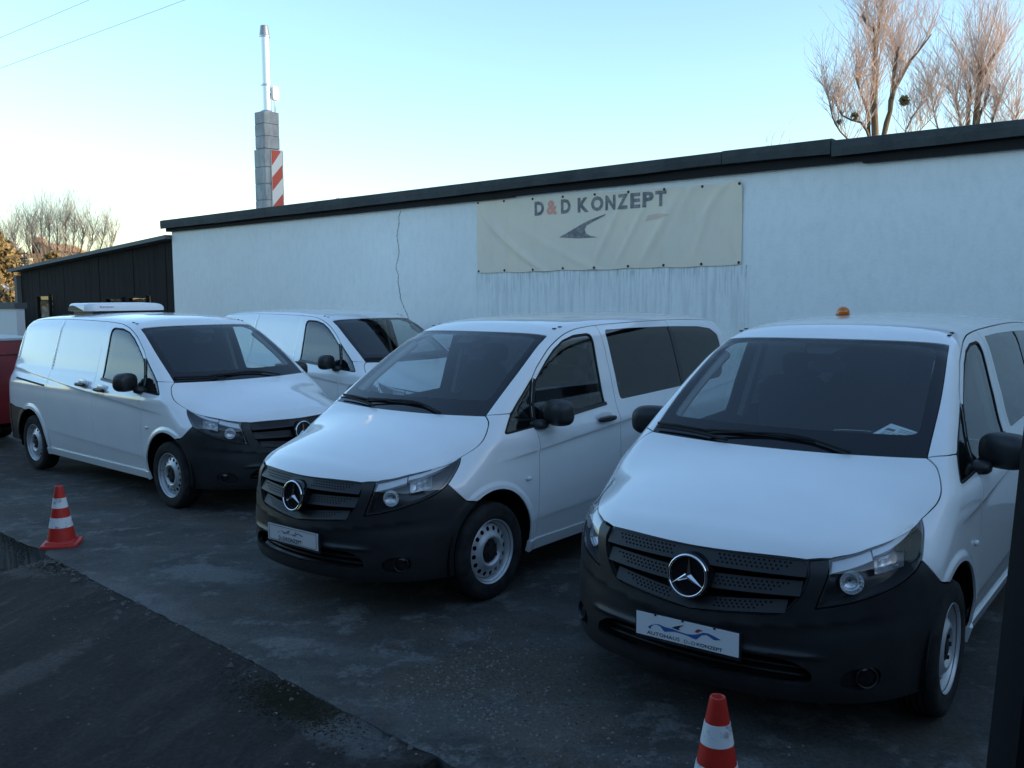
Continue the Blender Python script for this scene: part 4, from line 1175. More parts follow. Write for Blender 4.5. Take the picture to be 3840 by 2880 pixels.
def frame_obj(name):
    o = empty(name, sn(0, 0)); o.rotation_euler = (0, 0, ROT_S); return o     # local x = s, y = n
ws_ = frame_obj('workshop')
tag(ws_, 'long flat roofed workshop with a white rendered wall behind the vans', 'building')
WT = [(-18.0, 3.40), (-14.5, 3.415), (-11, 3.43), (-7.2, 3.455), (-4.0, 3.462), (0, 3.455), (34, 3.44)]
mb = MB()
nT = len(WT)
V = [(s, 10.0, -.6) for s, z in WT] + [(s, 10.0, z + .10) for s, z in WT] + [(s, 19.5, -.6) for s, z in WT] + [(s, 19.5, z + .10) for s, z in WT]
Fc = []
for i in range(nT - 1):
    Fc += [(i, i + 1, nT + i + 1, nT + i), (2 * nT + i + 1, 2 * nT + i, 3 * nT + i, 3 * nT + i + 1)]
Fc += [(0, nT, 3 * nT, 2 * nT), (nT - 1, 3 * nT - 1, 4 * nT - 1, 2 * nT - 1)]
wall_o = mesh_obj('wall', V, Fc, M_WALL, ws_)
mb = MB()
for i in range(nT - 1):
    (s0, z0), (s1, z1) = WT[i], WT[i + 1]
    mb.add([(s0 - (.12 if i == 0 else 0), 9.90, z0 + .13), (s1, 9.90, z1 + .13), (s1, 19.7, z1 + .15), (s0 - (.12 if i == 0 else 0), 19.7, z0 + .15),
            (s0 - (.12 if i == 0 else 0), 9.90, z0 + .11), (s1, 9.90, z1 + .11), (s1, 19.7, z1 + .11), (s0 - (.12 if i == 0 else 0), 19.7, z0 + .11)], [(0, 1, 2, 3), (4, 7, 6, 5), (0, 4, 5, 1), (2, 6, 7, 3)])
mb.build('roof', M_FELT, ws_)
# roof edge: three felt covered lengths over a dark board
def edge_piece(s0, s1, zt, zb, nf, name='roof_edge', m=M_FELT):
    S = np.linspace(s0, s1, max(2, int((s1 - s0) / .35))); V = []; Fc = []
    prof = [(nf + .10, 0), (nf + .02, 1.0), (nf - .005, .93), (nf - .012, .5), (nf, .0)]
    for s in S:
        top, bot = zt(s), zb(s); wob = .006 * math.sin(s * 2.1) + .004 * math.sin(s * 5.3 + 1)
        for a, b in ((nf + .30, top - .01), (nf + .05, top), (nf, top - .012), (nf - .004, (top + bot) / 2 + wob), (nf + .004, bot + wob * .6), (nf + .03, bot + .004)):
            V.append((s, a + wob * .5, b))
    k = 6
    Fc = [(i * k + j, (i + 1) * k + j, (i + 1) * k + j + 1, i * k + j + 1) for i in range(len(S) - 1) for j in range(k - 1)]
    Fc += [tuple(range(k))[::-1], tuple((len(S) - 1) * k + j for j in range(k))]
    return mesh_obj(name, V, Fc, m, ws_)
zi = lambda xs, ys: (lambda s: float(np.interp(s, xs, ys)))
ztop = zi([-18.15, -14, -10, -7, -5.3], [3.640, 3.672, 3.692, 3.712, 3.722])
edge_piece(-18.14, -5.322, ztop, zi([-18.14, -12, -5.3], [3.462, 3.505, 3.572]), 9.83)
edge_piece(-5.312, -4.03, zi([-5.3, -4], [3.728, 3.726]), zi([-5.3, -4], [3.570, 3.562]), 9.828)
edge_piece(-4.02, 34, zi([-4, 2, 34], [3.706, 3.700, 3.69]), zi([-4, 0, 34], [3.535, 3.545, 3.54]), 9.836)
mb = MB()
for s0, s1, z0, z1 in ((-18.1, -8.6, 3.40, 3.55), (-8.6, -3.72, 3.452, 3.57), (-3.72, 34, 3.425, 3.54)):
    S = np.linspace(s0, s1, 12); V = []
    zb = lambda s: float(np.interp(s, [-18, -12, -8, -4, 0, 34], [3.405, 3.425, 3.447, 3.458, 3.448, 3.43])) + (0 if s0 < -15 else (.012 if s0 < -5 else -.012))
    for s in S: V += [(s, 9.925, zb(s)), (s, 9.925, 3.60), (s, 10.03, 3.60), (s, 10.03, zb(s))]
    mb.add(V, [(i * 4 + j, (i + 1) * 4 + j, (i + 1) * 4 + (j + 1) % 4, i * 4 + (j + 1) % 4) for i in range(11) for j in range(4)] + [(3, 2, 1, 0), (44, 45, 46, 47)])
mb.build('soffit_board', M_SOFFIT, ws_)
# crack in the render
M_CRACK = mat('crack_shadow', (.07, .075, .075), .95)
cp = [(-10.98, 3.40), (-11.05, 3.30), (-11.03, 3.20), (-11.088, 3.074), (-11.085, 2.97), (-11.055, 2.86), (-11.053, 2.738), (-11.075, 2.64), (-11.123, 2.56), (-11.12, 2.488), (-11.075, 2.40), (-11.085, 2.29), (-11.056, 2.15), (-11.03, 2.03), (-10.98, 1.92), (-10.90, 1.80), (-10.84, 1.68), (-10.75, 1.5)]
P = []
for i in range(len(cp) - 1):
    for t in np.linspace(0, 1, 6, endpoint=False): P.append((cp[i][0] + (cp[i + 1][0] - cp[i][0]) * t + random.uniform(-.008, .008), cp[i][1] + (cp[i + 1][1] - cp[i][1]) * t))
V = []; Fc = []
for i, (s, z) in enumerate(P):
    w = .0035 + .004 * random.random(); V += [(s - w, 9.9975, z), (s, 9.9955, z), (s + w, 9.9975, z)]
Fc = [(i * 3 + j, i * 3 + j + 1, (i + 1) * 3 + j + 1, (i + 1) * 3 + j) for i in range(len(P) - 1) for j in range(2)]
mesh_obj('crack', V, Fc, M_CRACK, ws_)

# ------------------------------------------------------------------ banner
M_BANNER = mat('faded_banner_cloth', (.42, .37, .29), .7, spec=.3)
_c = objco(M_BANNER)
col = mixc(M_BANNER, ramp(M_BANNER, noise(M_BANNER, 1.3, 6, .6, _c), [(.3, 0), (.75, 1)]), (.76, .665, .54), (.84, .705, .545))
col = mixc(M_BANNER, math_(M_BANNER, 'MULTIPLY', ramp(M_BANNER, noise(M_BANNER, 6, 7, .7, mapping(M_BANNER, _c, (1, 1, .4))), [(.5, 0), (.75, 1)]), .35), col, (.66, .545, .41))
setin(M_BANNER, 'Base Color', col)
bump(M_BANNER, noise(M_BANNER, 160, 3, .6, _c), .15, .004)
M_BINK = mat('faded_grey_print', (.085, .085, .095), .7)
_c = objco(M_BINK)
setin(M_BINK, 'Base Color', mixc(M_BINK, ramp(M_BINK, noise(M_BINK, 12, 8, .75, _c), [(.42, 0), (.66, 1)]), (.13, .13, .145), (.33, .30, .26)))
M_BRED = mat('faded_red_print', (.72, .33, .25), .7)
M_BRED2 = mat('very_faded_red_print', (.68, .51, .40), .7)
B0, B1 = -9.34, -5.12
def ban_z(u, v):   # u 0..1 along, v 0 bottom..1 top
    lo = 2.400 + .018 * u + .004 * math.sin(u * 21) - .010 * abs(math.sin(u * math.pi * 8))
    hi = 3.430 - .060 * u + (.035 * math.exp(-((u - .985) / .02) ** 2)) - (.06 * max(0, (u - .985) / .015))
    hi += -.006 * abs(math.sin(u * math.pi * 8))
    return lo + (hi - lo) * v
def ban_d(u, v):
    s, z = u * 4.2, v
    d = .006
    # curved fold hanging from the upper left corner
    x = u * 4.2; cx = .10 + 1.15 * (1 - v) ** 1.6
    d += .050 * math.exp(-((x - cx) / .080) ** 2) * (1 - math.exp(-(1 - v) * 5)) * (.35 + .65 * v) 
    cx2 = .10 + 2.0 * (1 - v) ** 1.15
    d += .012 * math.exp(-((x - cx2) / .12) ** 2) * (1 - v)
    # oblique pulls in the right half
    for a, b, w, h in ((2.35, .55, .05, .014), (2.75, .60, .04, .012), (3.15, .62, .07, .016), (3.62, .35, .05, .010)):
        d += h * math.exp(-((x - (a - b * (1 - v) + .25)) / w) ** 2) * (.2 + .8 * math.sin(v * math.pi))
    d += .020 * math.exp(-((x - 4.15) / .08) ** 2) * v ** 3
    for a, b, h in ((3.55, .55, .014), (3.98, .75, .014)):
        d += h * math.exp(-((x - (a - b * (1 - v))) / .06) ** 2) * v ** 2 * (v < 1) 
    d += .004 * math.sin(x * 2.3 + 1) * math.sin(v * 3)
    return d
ban = frame_obj('banner'); tag(ban, 'faded beige cloth banner fixed to the white wall below the roof edge', 'banner')
nu, nv = 150, 46; V = []
for j in range(nv + 1):
    for i in range(nu + 1):
        u, v = i / nu, j / nv; V.append((B0 + (B1 - B0) * u, 9.992 - ban_d(u, v), ban_z(u, v)))
Fc = [(j * (nu + 1) + i, j * (nu + 1) + i + 1, (j + 1) * (nu + 1) + i + 1, (j + 1) * (nu + 1) + i) for j in range(nv) for i in range(nu)]
cloth = mesh_obj('cloth', V, Fc, M_BANNER, ban, smooth=True)
def on_banner(S, Z):
    out = []
    for s, z in zip(S, Z):
        u = (s - B0) / (B1 - B0); lo, hi = ban_z(u, 0), ban_z(u, 1); v = min(1, max(0, (z - lo) / (hi - lo)))
        out.append((s, 9.992 - ban_d(u, v) - .0035, z))
    return out
def ban_text(body, s0, s1, zb, zt, m, slope=0.0, nm='letter'):
    V, Fc = text_data(body, 1.0, .045)
    lo, hi = V.min(0), V.max(0)
    S = s0 + (V[:, 0] - lo[0]) / (hi[0] - lo[0]) * (s1 - s0); Z = zb + (V[:, 1] - lo[1]) / (hi[1] - lo[1]) * (zt - zb) + slope * (S - s0)
    mesh_obj(nm, on_banner(S, Z), Fc, m, ban)
_A = np.array([(u, 1, -u * s) for u, s in ((72, -9.34), (297, -8.249), (822, -6.145), (1125, -5.11))]); _p = np.linalg.lstsq(_A, np.array([-9.34, -8.249, -6.145, -5.11]), rcond=None)[0]
_s = lambda u: (_p[0] * u + _p[1]) / (_p[2] * u + 1)      # lettering positions measured along the cloth
for ch, u0, u1, m in (('D', 299, 336, M_BINK), ('&', 346, 389, M_BRED), ('D', 403, 441, M_BINK), ('K', 469, 513, M_BINK), ('O', 522, 571, M_BINK), ('N', 579, 619, M_BINK), ('Z', 627, 669, M_BINK), ('E', 678, 718, M_BINK), ('P', 727, 771, M_BINK), ('T', 777, 821, M_BINK)):
    ban_text(ch, _s(u0), _s(u1), 3.160, 3.352, m)
def ban_poly(pts, m, nm):
    C = curve(np.array(pts + pts[:1]), False, .03)[:-1]; P2 = [Vector(p) for p in C.tolist()]
    g_ = [Vector((a, b)) for a in np.arange(C[:, 0].min(), C[:, 0].max(), .04) for b in np.arange(C[:, 1].min(), C[:, 1].max(), .04)]
    v, e, f, *_ = delaunay_2d_cdt(P2 + g_, [(i, (i + 1) % len(P2)) for i in range(len(P2))], [], 0, 1e-6)
    U = np.array([q[:] for q in v]); T = np.array([q for q in f if len(q) == 3]); T = T[inside(C, U[T].mean(1))]
    mesh_obj(nm, on_banner(U[:, 0], U[:, 1]), T.tolist(), m, ban)
ban_poly([(-7.818, 2.848), (-7.62, 2.93), (-7.44, 3.005), (-7.33, 3.045), (-7.18, 3.085), (-7.048, 3.118), (-7.07, 3.095), (-7.25, 3.03), (-7.36, 2.985), (-7.395, 2.935), (-7.37, 2.88), (-7.30, 2.845), (-7.175, 2.822), (-7.50, 2.820)], M_BINK, 'swoosh')
ban_poly([(-6.45, 2.985), (-6.40, 3.06), (-6.25, 3.075), (-6.08, 3.05), (-6.22, 3.02), (-6.36, 3.0)], M_BRED2, 'faded_swoosh')
M_NAIL = mat('rusty_fixing', (.03, .028, .03), .6, metal=.4)
nl = [(i / 8, 1) for i in range(9)] + [(i / 8, 0) for i in range(9)]
for u, v in nl:
    u = min(max(u, .006), .992); mb = MB()
    z = ban_z(u, v) + (-.022 if v else .022); s = B0 + (B1 - B0) * u
    mb.lathe((s, 9.992 - ban_d(u, v) + .004, z), (0, -1, 0), [(.017, 0), (.016, .010), (.008, .016), (.001, .017)], 10); mb.build('fixing', M_NAIL, ban)

# ------------------------------------------------------------------ chimney on the workshop roof
M_BLOCK = mat('chimney_block', (.30, .31, .31), .9)
_c = objco(M_BLOCK)
setin(M_BLOCK, 'Base Color', mixc(M_BLOCK, ramp(M_BLOCK, noise(M_BLOCK, 4.5, 8, .68, mapping(M_BLOCK, _c, (1.5, 1.5, .6))), [(.38, 0), (.70, 1)]), (.46, .47, .47), (.24, .25, .25)))
bump(M_BLOCK, noise(M_BLOCK, 28, 8, .7, _c), .6, .02)
M_PIPE = mat('stainless_flue', (.68, .69, .70), .30, metal=1.0)
M_SIGNR = mat('warning_red', (.52, .055, .03), .5)
M_SIGNW = mat('warning_white', (.70, .71, .70), .5)
cx, cy = -4.73, 18.15
chm = empty('chimney', (cx, cy, 0)); chm.rotation_euler = (0, 0, ROT_S)
tag(chm, 'grey block chimney with a steel flue and red striped board above the roof edge', 'chimney')
def blocks(x0, x1, y0, y1, zs):
    for a, b in zip(zs[:-1], zs[1:]):
        mb = MB(); j = lambda: random.uniform(-.002, .002)
        mb.box(((x0 + x1) / 2 + j(), (y0 + y1) / 2 + j(), (a + b) / 2), (x1 - x0 + j(), y1 - y0 + j(), b - a - .005))
        o = mb.build('block', M_BLOCK, chm)
        bv = o.modifiers.new('bevel', 'BEVEL'); bv.width = .008; bv.segments = 1
    mb = MB(); mb.box(((x0 + x1) / 2, (y0 + y1) / 2, (zs[0] + zs[-1]) / 2), (x1 - x0 - .03, y1 - y0 - .03, zs[-1] - zs[0] - .03)); mb.build('mortar_core', M_SOFFIT, chm)
blocks(-.36, 0, 0, .42, [3.30, 3.62, 3.93, 4.24, 4.56, 4.905])
blocks(-.335, -.012, .015, .355, [4.912, 5.15, 5.385, 5.62])
fx, fy = -.17, .19
mb = MB(); mb.lathe((fx, fy, 0), (0, 0, 1), [(.097, 5.60), (.097, 6.13)], 28); mb.build('flue', M_PIPE, chm, smooth=True)
mb = MB(); mb.lathe((fx, fy, 0), (0, 0, 1), [(.097, 6.135), (.097, 7.05)], 28); mb.build('flue', M_PIPE, chm, smooth=True)
mb = MB(); mb.lathe((fx, fy, 0), (0, 0, 1), [(.099, 6.115), (.103, 6.125), (.103, 6.14), (.099, 6.15)], 28); mb.lathe((fx, fy, 0), (0, 0, 1), [(.099, 7.03), (.105, 7.04), (.105, 7.06), (.096, 7.07)], 28); mb.lathe((fx, fy, 0), (0, 0, 1), [(.11, 5.615), (.105, 5.65), (.09, 5.66)], 28); mb.build('flue_collar', M_PIPE, chm, smooth=True)
mb = MB(); mb.lathe((fx, fy, 0), (0, 0, 1), [(.096, 7.07), (.074, 7.24), (.072, 7.25), (.058, 7.25), (.058, 7.10)], 28); mb.build('flue_cowl', mat('grey_cowl', (.30, .31, .32), .4, metal=.8), chm, smooth=True)
mb = MB(); mb.superell((fx + .13, fy + .11, 5.98), (.040, .075, .135), .45, 16, 10); mb.tube([(fx + .13, fy + .10, 5.62), (fx + .13, fy + .10, 5.85)], .012); mb.build('weather_box', mat('white_box', (.86, .86, .85), .5), chm, smooth=True)
# board on the right hand face
mb = MB(); mb.box((.012, .255, 4.26), (.016, .25, 1.26)); wb = mb.build('warning_board', M_SIGNW, chm)
def stripe(pts):
    mb = MB(); mb.add([(.0215, a, b) for a, b in pts], [tuple(range(len(pts)))]); mb.build('red_stripe', M_SIGNR, wb)
y0, y1 = .135, .375
for zt in (5.15, 4.60, 4.05):
    P4 = [(y0, zt - .50), (y1, zt - .23), (y1, zt + .02), (y0, zt - .24)]
    P4 = [(a, min(max(b, 3.64), 4.885)) for a, b in P4]
    if zt > 5: P4 = [(y0, 4.58), (y1 - .03, 4.86), (y1 - .035, 4.885), (y0, 4.885)]
    stripe(P4)

# ------------------------------------------------------------------ black timber shed left of the workshop
M_TIMBER = mat('black_stained_boards', (.012, .011, .011), .85, spec=.2)
_c = objco(M_TIMBER)
setin(M_TIMBER, 'Base Color', mixc(M_TIMBER, ramp(M_TIMBER, noise(M_TIMBER, 2, 7, .65, mapping(M_TIMBER, _c, (9, 9, .7))), [(.35, 0), (.72, 1)]), (.007, .0065, .007), (.021, .019, .018)))
shd = frame_obj('shed'); tag(shd, 'black timber shed with a sloping grey roof beside the white workshop', 'building')
openings = [(-24.85, -24.08, 1.25, 2.14), (-21.08, -20.28, 1.25, 2.07), (-20.0, -19.17, 1.25, 2.09)]
ztp = lambda s: 3.24 + (s + 18.0) * (3.24 - 2.73) / 7.94
s = -25.9
while s < -18.06:
    w = min(.235, -18.05 - s); a, b = s + .004, s + w - .004
    cuts = [o for o in openings if o[0] < (a + b) / 2 < o[1]]
    segs = [(-.5, None)] if not cuts else [(-.5, cuts[0][2]), (cuts[0][3], None)]
    mb = MB(); dn = random.uniform(-.006, .006)
    for z0, z1 in segs:
        za, zb = (z1, z1) if z1 else (ztp(a), ztp(b))
        mb = MB(); mb.add([(a, 10.05 + dn, z0), (b, 10.05 + dn, z0), (b, 10.05 + dn, zb), (a, 10.05 + dn, za), (a, 10.075 + dn, z0), (b, 10.075 + dn, z0), (b, 10.075 + dn, zb), (a, 10.075 + dn, za)],
               [(0, 1, 2, 3), (7, 6, 5, 4), (0, 3, 7, 4), (1, 5, 6, 2), (3, 2, 6, 7), (0, 4, 5, 1)]); mb.build('plank', M_TIMBER, shd)
    s += w
M_SHROOF = mat('weathered_roof_sheet', (.13, .14, .14), .8)
mb = MB(); sa, sb = -26.25, -18.02
mb.add([(sa, 9.86, ztp(sa) + .02), (sb, 9.86, ztp(sb) + .02), (sb, 14.5, ztp(sb) + .10), (sa, 14.5, ztp(sa) + .10), (sa, 9.86, ztp(sa) + .10), (sb, 9.86, ztp(sb) + .10), (sb, 14.5, ztp(sb) + .18), (sa, 14.5, ztp(sa) + .18)],
       [(0, 3, 2, 1), (4, 5, 6, 7), (0, 1, 5, 4), (2, 3, 7, 6), (0, 4, 7, 3), (1, 2, 6, 5)]); mb.build('roof', M_SHROOF, shd)
for sx in (-25.85, -18.2):
    mb = MB(); mb.box((sx, 14.4, 1.2), (.12, .12, 3.0)); mb.build('post', M_TIMBER, shd)
mb = MB(); mb.box((-26.02, 10.04, 1.1), (.16, .16, 3.1)); mb.build('corner_post', mat('grey_post', (.12, .12, .115), .85), shd)
M_PANE = glass('shed_pane', (.80, .80, .78), 1.5)
for (a, b, z0, z1) in openings:
    mb = MB(); t = .05
    for c, d in ((((a + b) / 2, 10.03, z1 - t / 2), (b - a, .07, t)), (((a + b) / 2, 10.03, z0 + t / 2), (b - a, .07, t)), ((a + t / 2, 10.03, (z0 + z1) / 2), (t, .07, z1 - z0 - 2 * t - .004)), ((b - t / 2, 10.03, (z0 + z1) / 2), (t, .07, z1 - z0 - 2 * t - .004))): mb.box(c, d)
    wf = mb.build('window', M_TIMBER, shd)
    mb = MB(); mb.box(((a + b) / 2, 10.045, (z0 + z1) / 2), (b - a - 2 * t, .006, z1 - z0 - 2 * t)); mb.build('pane', M_PANE, wf)

# ------------------------------------------------------------------ far left: garage, gabled hut, house, aerial
M_GWHITE = mat('painted_garage', (.60, .61, .62), .85)
M_SLATE = mat('slate_roof', (.075, .08, .085), .8)
gr = empty('boundary_wall', (-11.22, 21.0, 0), ROT_S); tag(gr, 'low white wall with a dark coping at the left edge behind the red trailer', 'wall')
mb = MB(); mb.box((-3.0, .10, .66), (6.0, .18, 2.3)); mb.build('rendered_face', M_GWHITE, gr)
mb = MB(); mb.box((-3.0, .10, 1.885), (6.08, .27, .13)); mb.build('coping', M_SLATE, gr)
ht = empty('hut', (-22.0, 40, 0)); tag(ht, 'small gabled hut with a pale roof verge above the low white wall', 'building')
mb = MB(); mb.prism([(-1.1, 0, -.5), (.85, 0, -.5), (.85, 0, 1.95), (.12, 0, 2.55), (-1.1, 0, 2.50)], (0, 4, 0)); mb.build('wall', mat('grey_gable_wall', (.22, .21, .20), .9), ht)
mb = MB(); mb.add([(.10, -.2, 2.63), (1.02, -.2, 1.86), (1.02, 4.2, 1.86), (.10, 4.2, 2.63), (.10, -.2, 2.55), (.98, -.2, 1.80), (.98, 4.2, 1.80), (.10, 4.2, 2.55)], [(0, 1, 2, 3), (0, 4, 5, 1), (1, 5, 6, 2), (4, 7, 6, 5)])
mb.add([(.10, -.2, 2.63), (-1.3, -.2, 2.52), (-1.3, 4.2, 2.52), (.10, 4.2, 2.63), (.10, -.2, 2.55), (-1.3, -.2, 2.44), (-1.3, 4.2, 2.44), (.10, 4.2, 2.55)], [(3, 2, 1, 0), (1, 5, 4, 0), (4, 5, 6, 7)])
mb.build('roof', mat('pale_roof_sheet', (.42, .45, .47), .5), ht)
M_BRICK = mat('orange_brick', (.46, .20, .085), .9)
_c = objco(M_BRICK)
n_, l_ = nodes(M_BRICK)
br = n_.new('ShaderNodeTexBrick'); l_.new(mapping(M_BRICK, _c, (1, 1, 1), (math.pi / 2, 0, 0)), br.inputs['Vector'])
br.inputs['Scale'].default_value = 2.6; br.inputs['Color1'].default_value = (.50, .23, .09, 1); br.inputs['Color2'].default_value = (.36, .17, .07, 1); br.inputs['Mortar'].default_value = (.30, .24, .17, 1); br.inputs['Mortar Size'].default_value = .02
setin(M_BRICK, 'Base Color', mixc(M_BRICK, ramp(M_BRICK, noise(M_BRICK, .8, 8, .7, _c), [(.45, 0), (.6, .8)]), br.outputs[0], (.33, .20, .06)))
M_TILES = mat('orange_roof_tiles', (.42, .19, .08), .85)
_c = objco(M_TILES)
setin(M_TILES, 'Base Color', mixc(M_TILES, ramp(M_TILES, noise(M_TILES, 1.5, 8, .7, _c), [(.4, 0), (.65, 1)]), (.46, .22, .085), (.30, .17, .055)))
hs = empty('house', (-44, 90, 0)); tag(hs, 'sunlit orange brick house with a tall chimney stack above the shed roof', 'house')
mb = MB(); mb.prism([(-2.25, 0, -1), (4.6, 0, -1), (3.45, 0, 6.05), (.15, 0, 6.42), (-1.30, 0, 7.2), (-2.15, 0, 7.35)], (0, 7, 0)); mb.build('wall', M_BRICK, hs)
mb = MB(); mb.add([(-1.35, -.12, 7.30), (.12, -.12, 6.50), (.12, 7.1, 6.50), (-1.35, 7.1, 7.30)], [(0, 1, 2, 3)]); mb.add([(.12, -.12, 6.50), (3.5, -.12, 6.14), (3.5, 7.1, 6.14), (.12, 7.1, 6.50)], [(0, 1, 2, 3)]); mb.build('roof', M_TILES, hs)
mb = MB(); mb.box((-1.78, .5, 6.95), (.84, 1.0, 1.5)); ck = mb.build('chimney_stack', M_BRICK, hs)
mb = MB(); mb.box((-1.78, .5, 7.74), (.96, 1.12, .10)); mb.build('chimney_cap', M_GWHITE, ck)
aer = empty('aerial', (-20.86, 40, 0)); tag(aer, 'thin television aerial mast standing left of the orange house', 'aerial')
mb = MB(); mb.tube([(0, 0, -1), (0, 0, 4.0)], .022); mb.build('mast', M_NAIL, aer)
mb = MB(); mb.tube([(-.42, 0, 3.92), (.12, 0, 3.94)], .015)
for i, xx in enumerate(np.linspace(-.40, .08, 7)): mb.tube([(xx, -.18, 3.92), (xx, .18, 3.92)], .010)
for zz in (3.72, 3.60, 3.48): mb.tube([(-.16, 0, zz), (.14, 0, zz)], .022)
mb.build('aerial_rods', M_NAIL, aer)

# ------------------------------------------------------------------ overhead wires
M_WIRE = mat('overhead_wire', (.20, .28, .33), .6)
for (a, b), lab in ((((-15.7, 25, 7.9), (-8.0, 25, 10.96)), 'upper overhead wire crossing the sky at the top left corner'), (((-16.3, 25, 7.05), (-6.0, 25, 10.62)), 'lower overhead wire crossing the sky at the top left')):
    a, b = np.array(a), np.array(b); d = (b - a); P0, P1 = a - d * 1.0, b + d * 1.0
    mb = MB(); mb.tube([P0 + (P1 - P0) * t - np.array([0, 0, .12 * 4 * t * (1 - t)]) + np.array([0, 0, .12]) for t in np.linspace(0, 1, 24)], .006, 5)
    tag(mb.build('overhead_wire', M_WIRE), lab, 'wire', 'overhead wires')
# ------------------------------------------------------------------ trees
M_BARK = mat('sunlit_bark', (.20, .145, .085), .9)
_c = objco(M_BARK)
setin(M_BARK, 'Base Color', mixc(M_BARK, ramp(M_BARK, noise(M_BARK, 3, 8, .7, mapping(M_BARK, _c, (6, 6, .9))), [(.35, 0), (.7, 1)]), (.085, .066, .042), (.17, .13, .08)))
bump(M_BARK, noise(M_BARK, 9, 8, .7, mapping(M_BARK, _c, (3, 3, .6))), .8, .05)
M_TWIG = mat('pale_twigs', (.52, .41, .36), .8)
M_TWIG2 = mat('grey_twigs', (.30, .27, .24), .8)
M_MISTLE = mat('mistletoe_green', (.10, .095, .045), .8)
def tubes(segs, n=3):
    """segs: list of (p0, p1, r0, r1) -> vertices, faces"""
    A = np.array([s[0] for s in segs]); B = np.array([s[1] for s in segs]); r0 = np.array([s[2] for s in segs]); r1 = np.array([s[3] for s in segs])
    T = B - A; T /= np.linalg.norm(T, axis=1)[:, None] + 1e-9
    ref = np.where(np.abs(T[:, 2:3]) < .9, np.array([[0, 0, 1.0]]), np.array([[1.0, 0, 0]]))
    u = np.cross(T, ref); u /= np.linalg.norm(u, axis=1)[:, None]; w = np.cross(u, T)
    V = []
    for base, r in ((A, r0), (B, r1)):
        for j in range(n):
            t = 2 * math.pi * j / n; V.append(base + r[:, None] * (math.cos(t) * u + math.sin(t) * w))
    V = np.stack(V, 1).reshape(-1, 3); m = len(A); Fc = []
    for j in range(n):
        k = (j + 1) % n
        Fc.append(np.stack([np.arange(m) * 2 * n + j, np.arange(m) * 2 * n + k, np.arange(m) * 2 * n + n + k, np.arange(m) * 2 * n + n + j], 1))
    return V, np.concatenate(Fc).tolist()
def shoot(p, d, L, r, out, lean, steps=3, wob=.10):
    pts = [np.array(p, float)]; d = np.array(d, float)
    for i in range(steps):
        d = d + np.array([0, 0, lean]) + rng.normal(0, wob, 3); d /= np.linalg.norm(d)
        q = pts[-1] + d * L / steps
        out.append((pts[-1], q, r * (1 - i / steps) + .0022, r * (1 - (i + 1) / steps) + .0018)); pts.append(q)
    return pts, d
def broom(tree_pts, nb, blen, spread, out, dens=1.0, r=.016):
    """many rising shoots from along a limb (stronger toward its end), each with side twigs"""
    P = np.array(tree_pts, float); k = len(P); ln_ = np.linalg.norm(np.diff(P, axis=0), axis=1).sum(); nb = max(5, int(nb * min(1, ln_ / 2.6)))
    for b in range(int(nb * 2.3)):
        t = rng.random() ** .6 * (k - 1); i = min(int(t), k - 2); p = P[i] + (P[i + 1] - P[i]) * (t - i)
        a = rng.random() * 6.28; sp = spread * (.4 + 1.5 * rng.random())
        d = np.array([math.cos(a) * sp, math.sin(a) * sp, 1.0]); d /= np.linalg.norm(d)
        L = blen * (.4 + 1.1 * rng.random())
        pts, dd = shoot(p, d, L, r * (.5 + .7 * rng.random()), out, .10, 4, .07)
        for j in range(int(5 * dens)):
            q0 = rng.random() * .85 + .12; ii = min(int(q0 * 4), 3); q = pts[ii] + (pts[ii + 1] - pts[ii]) * (q0 * 4 - ii)
            a2 = rng.random() * 6.28; d2 = dd + np.array([math.cos(a2), math.sin(a2), .1]) * .55; d2 /= np.linalg.norm(d2)
            p2, d3 = shoot(q, d2, L * (.25 + .35 * rng.random()), .004, out, .06, 2, .05)
            for m_ in range(int(2.2 * dens)):
                q0 = rng.random(); ii = min(int(q0 * 2), 1); q = p2[ii] + (p2[ii + 1] - p2[ii]) * (q0 * 2 - ii)
                a3 = rng.random() * 6.28; d4 = d3 + np.array([math.cos(a3), math.sin(a3), .1]) * .7; d4 /= np.linalg.norm(d4)
                shoot(q, d4, .22 + .35 * rng.random(), .0022, out, .06, 1, .05)
def tree(name, base, stems, label, broom_cfg, mtwig, mbark, cat='tree', group=None, wob=.05):
    root = empty(name, base); tag(root, label, cat, group)
    b = np.array(base); mb = MB(); segs = []
    for pts, r0, r1, nb, bl, sp in stems:
        P = np.array(pts, float) - b
        P = P + rng.normal(0, wob, P.shape) * np.array([0, 1, 0])
        C = curve(P, True, .35)
        mb.tube(C, .58 * np.linspace(r0, r1, len(C)) * (1 + .12 * rng.normal(0, 1, len(C)).clip(-1, 1)), 9)
        if nb: broom(P[len(P) // 3:] if len(P) > 3 else P, nb, bl, sp, segs, broom_cfg)
    mb.build('trunk', mbark, root, smooth=True)
    V, Fc = tubes(segs); o = mesh_obj('crown', V, Fc, mtwig, root); o['kind'] = 'stuff'
    return root
Yt = 30.0
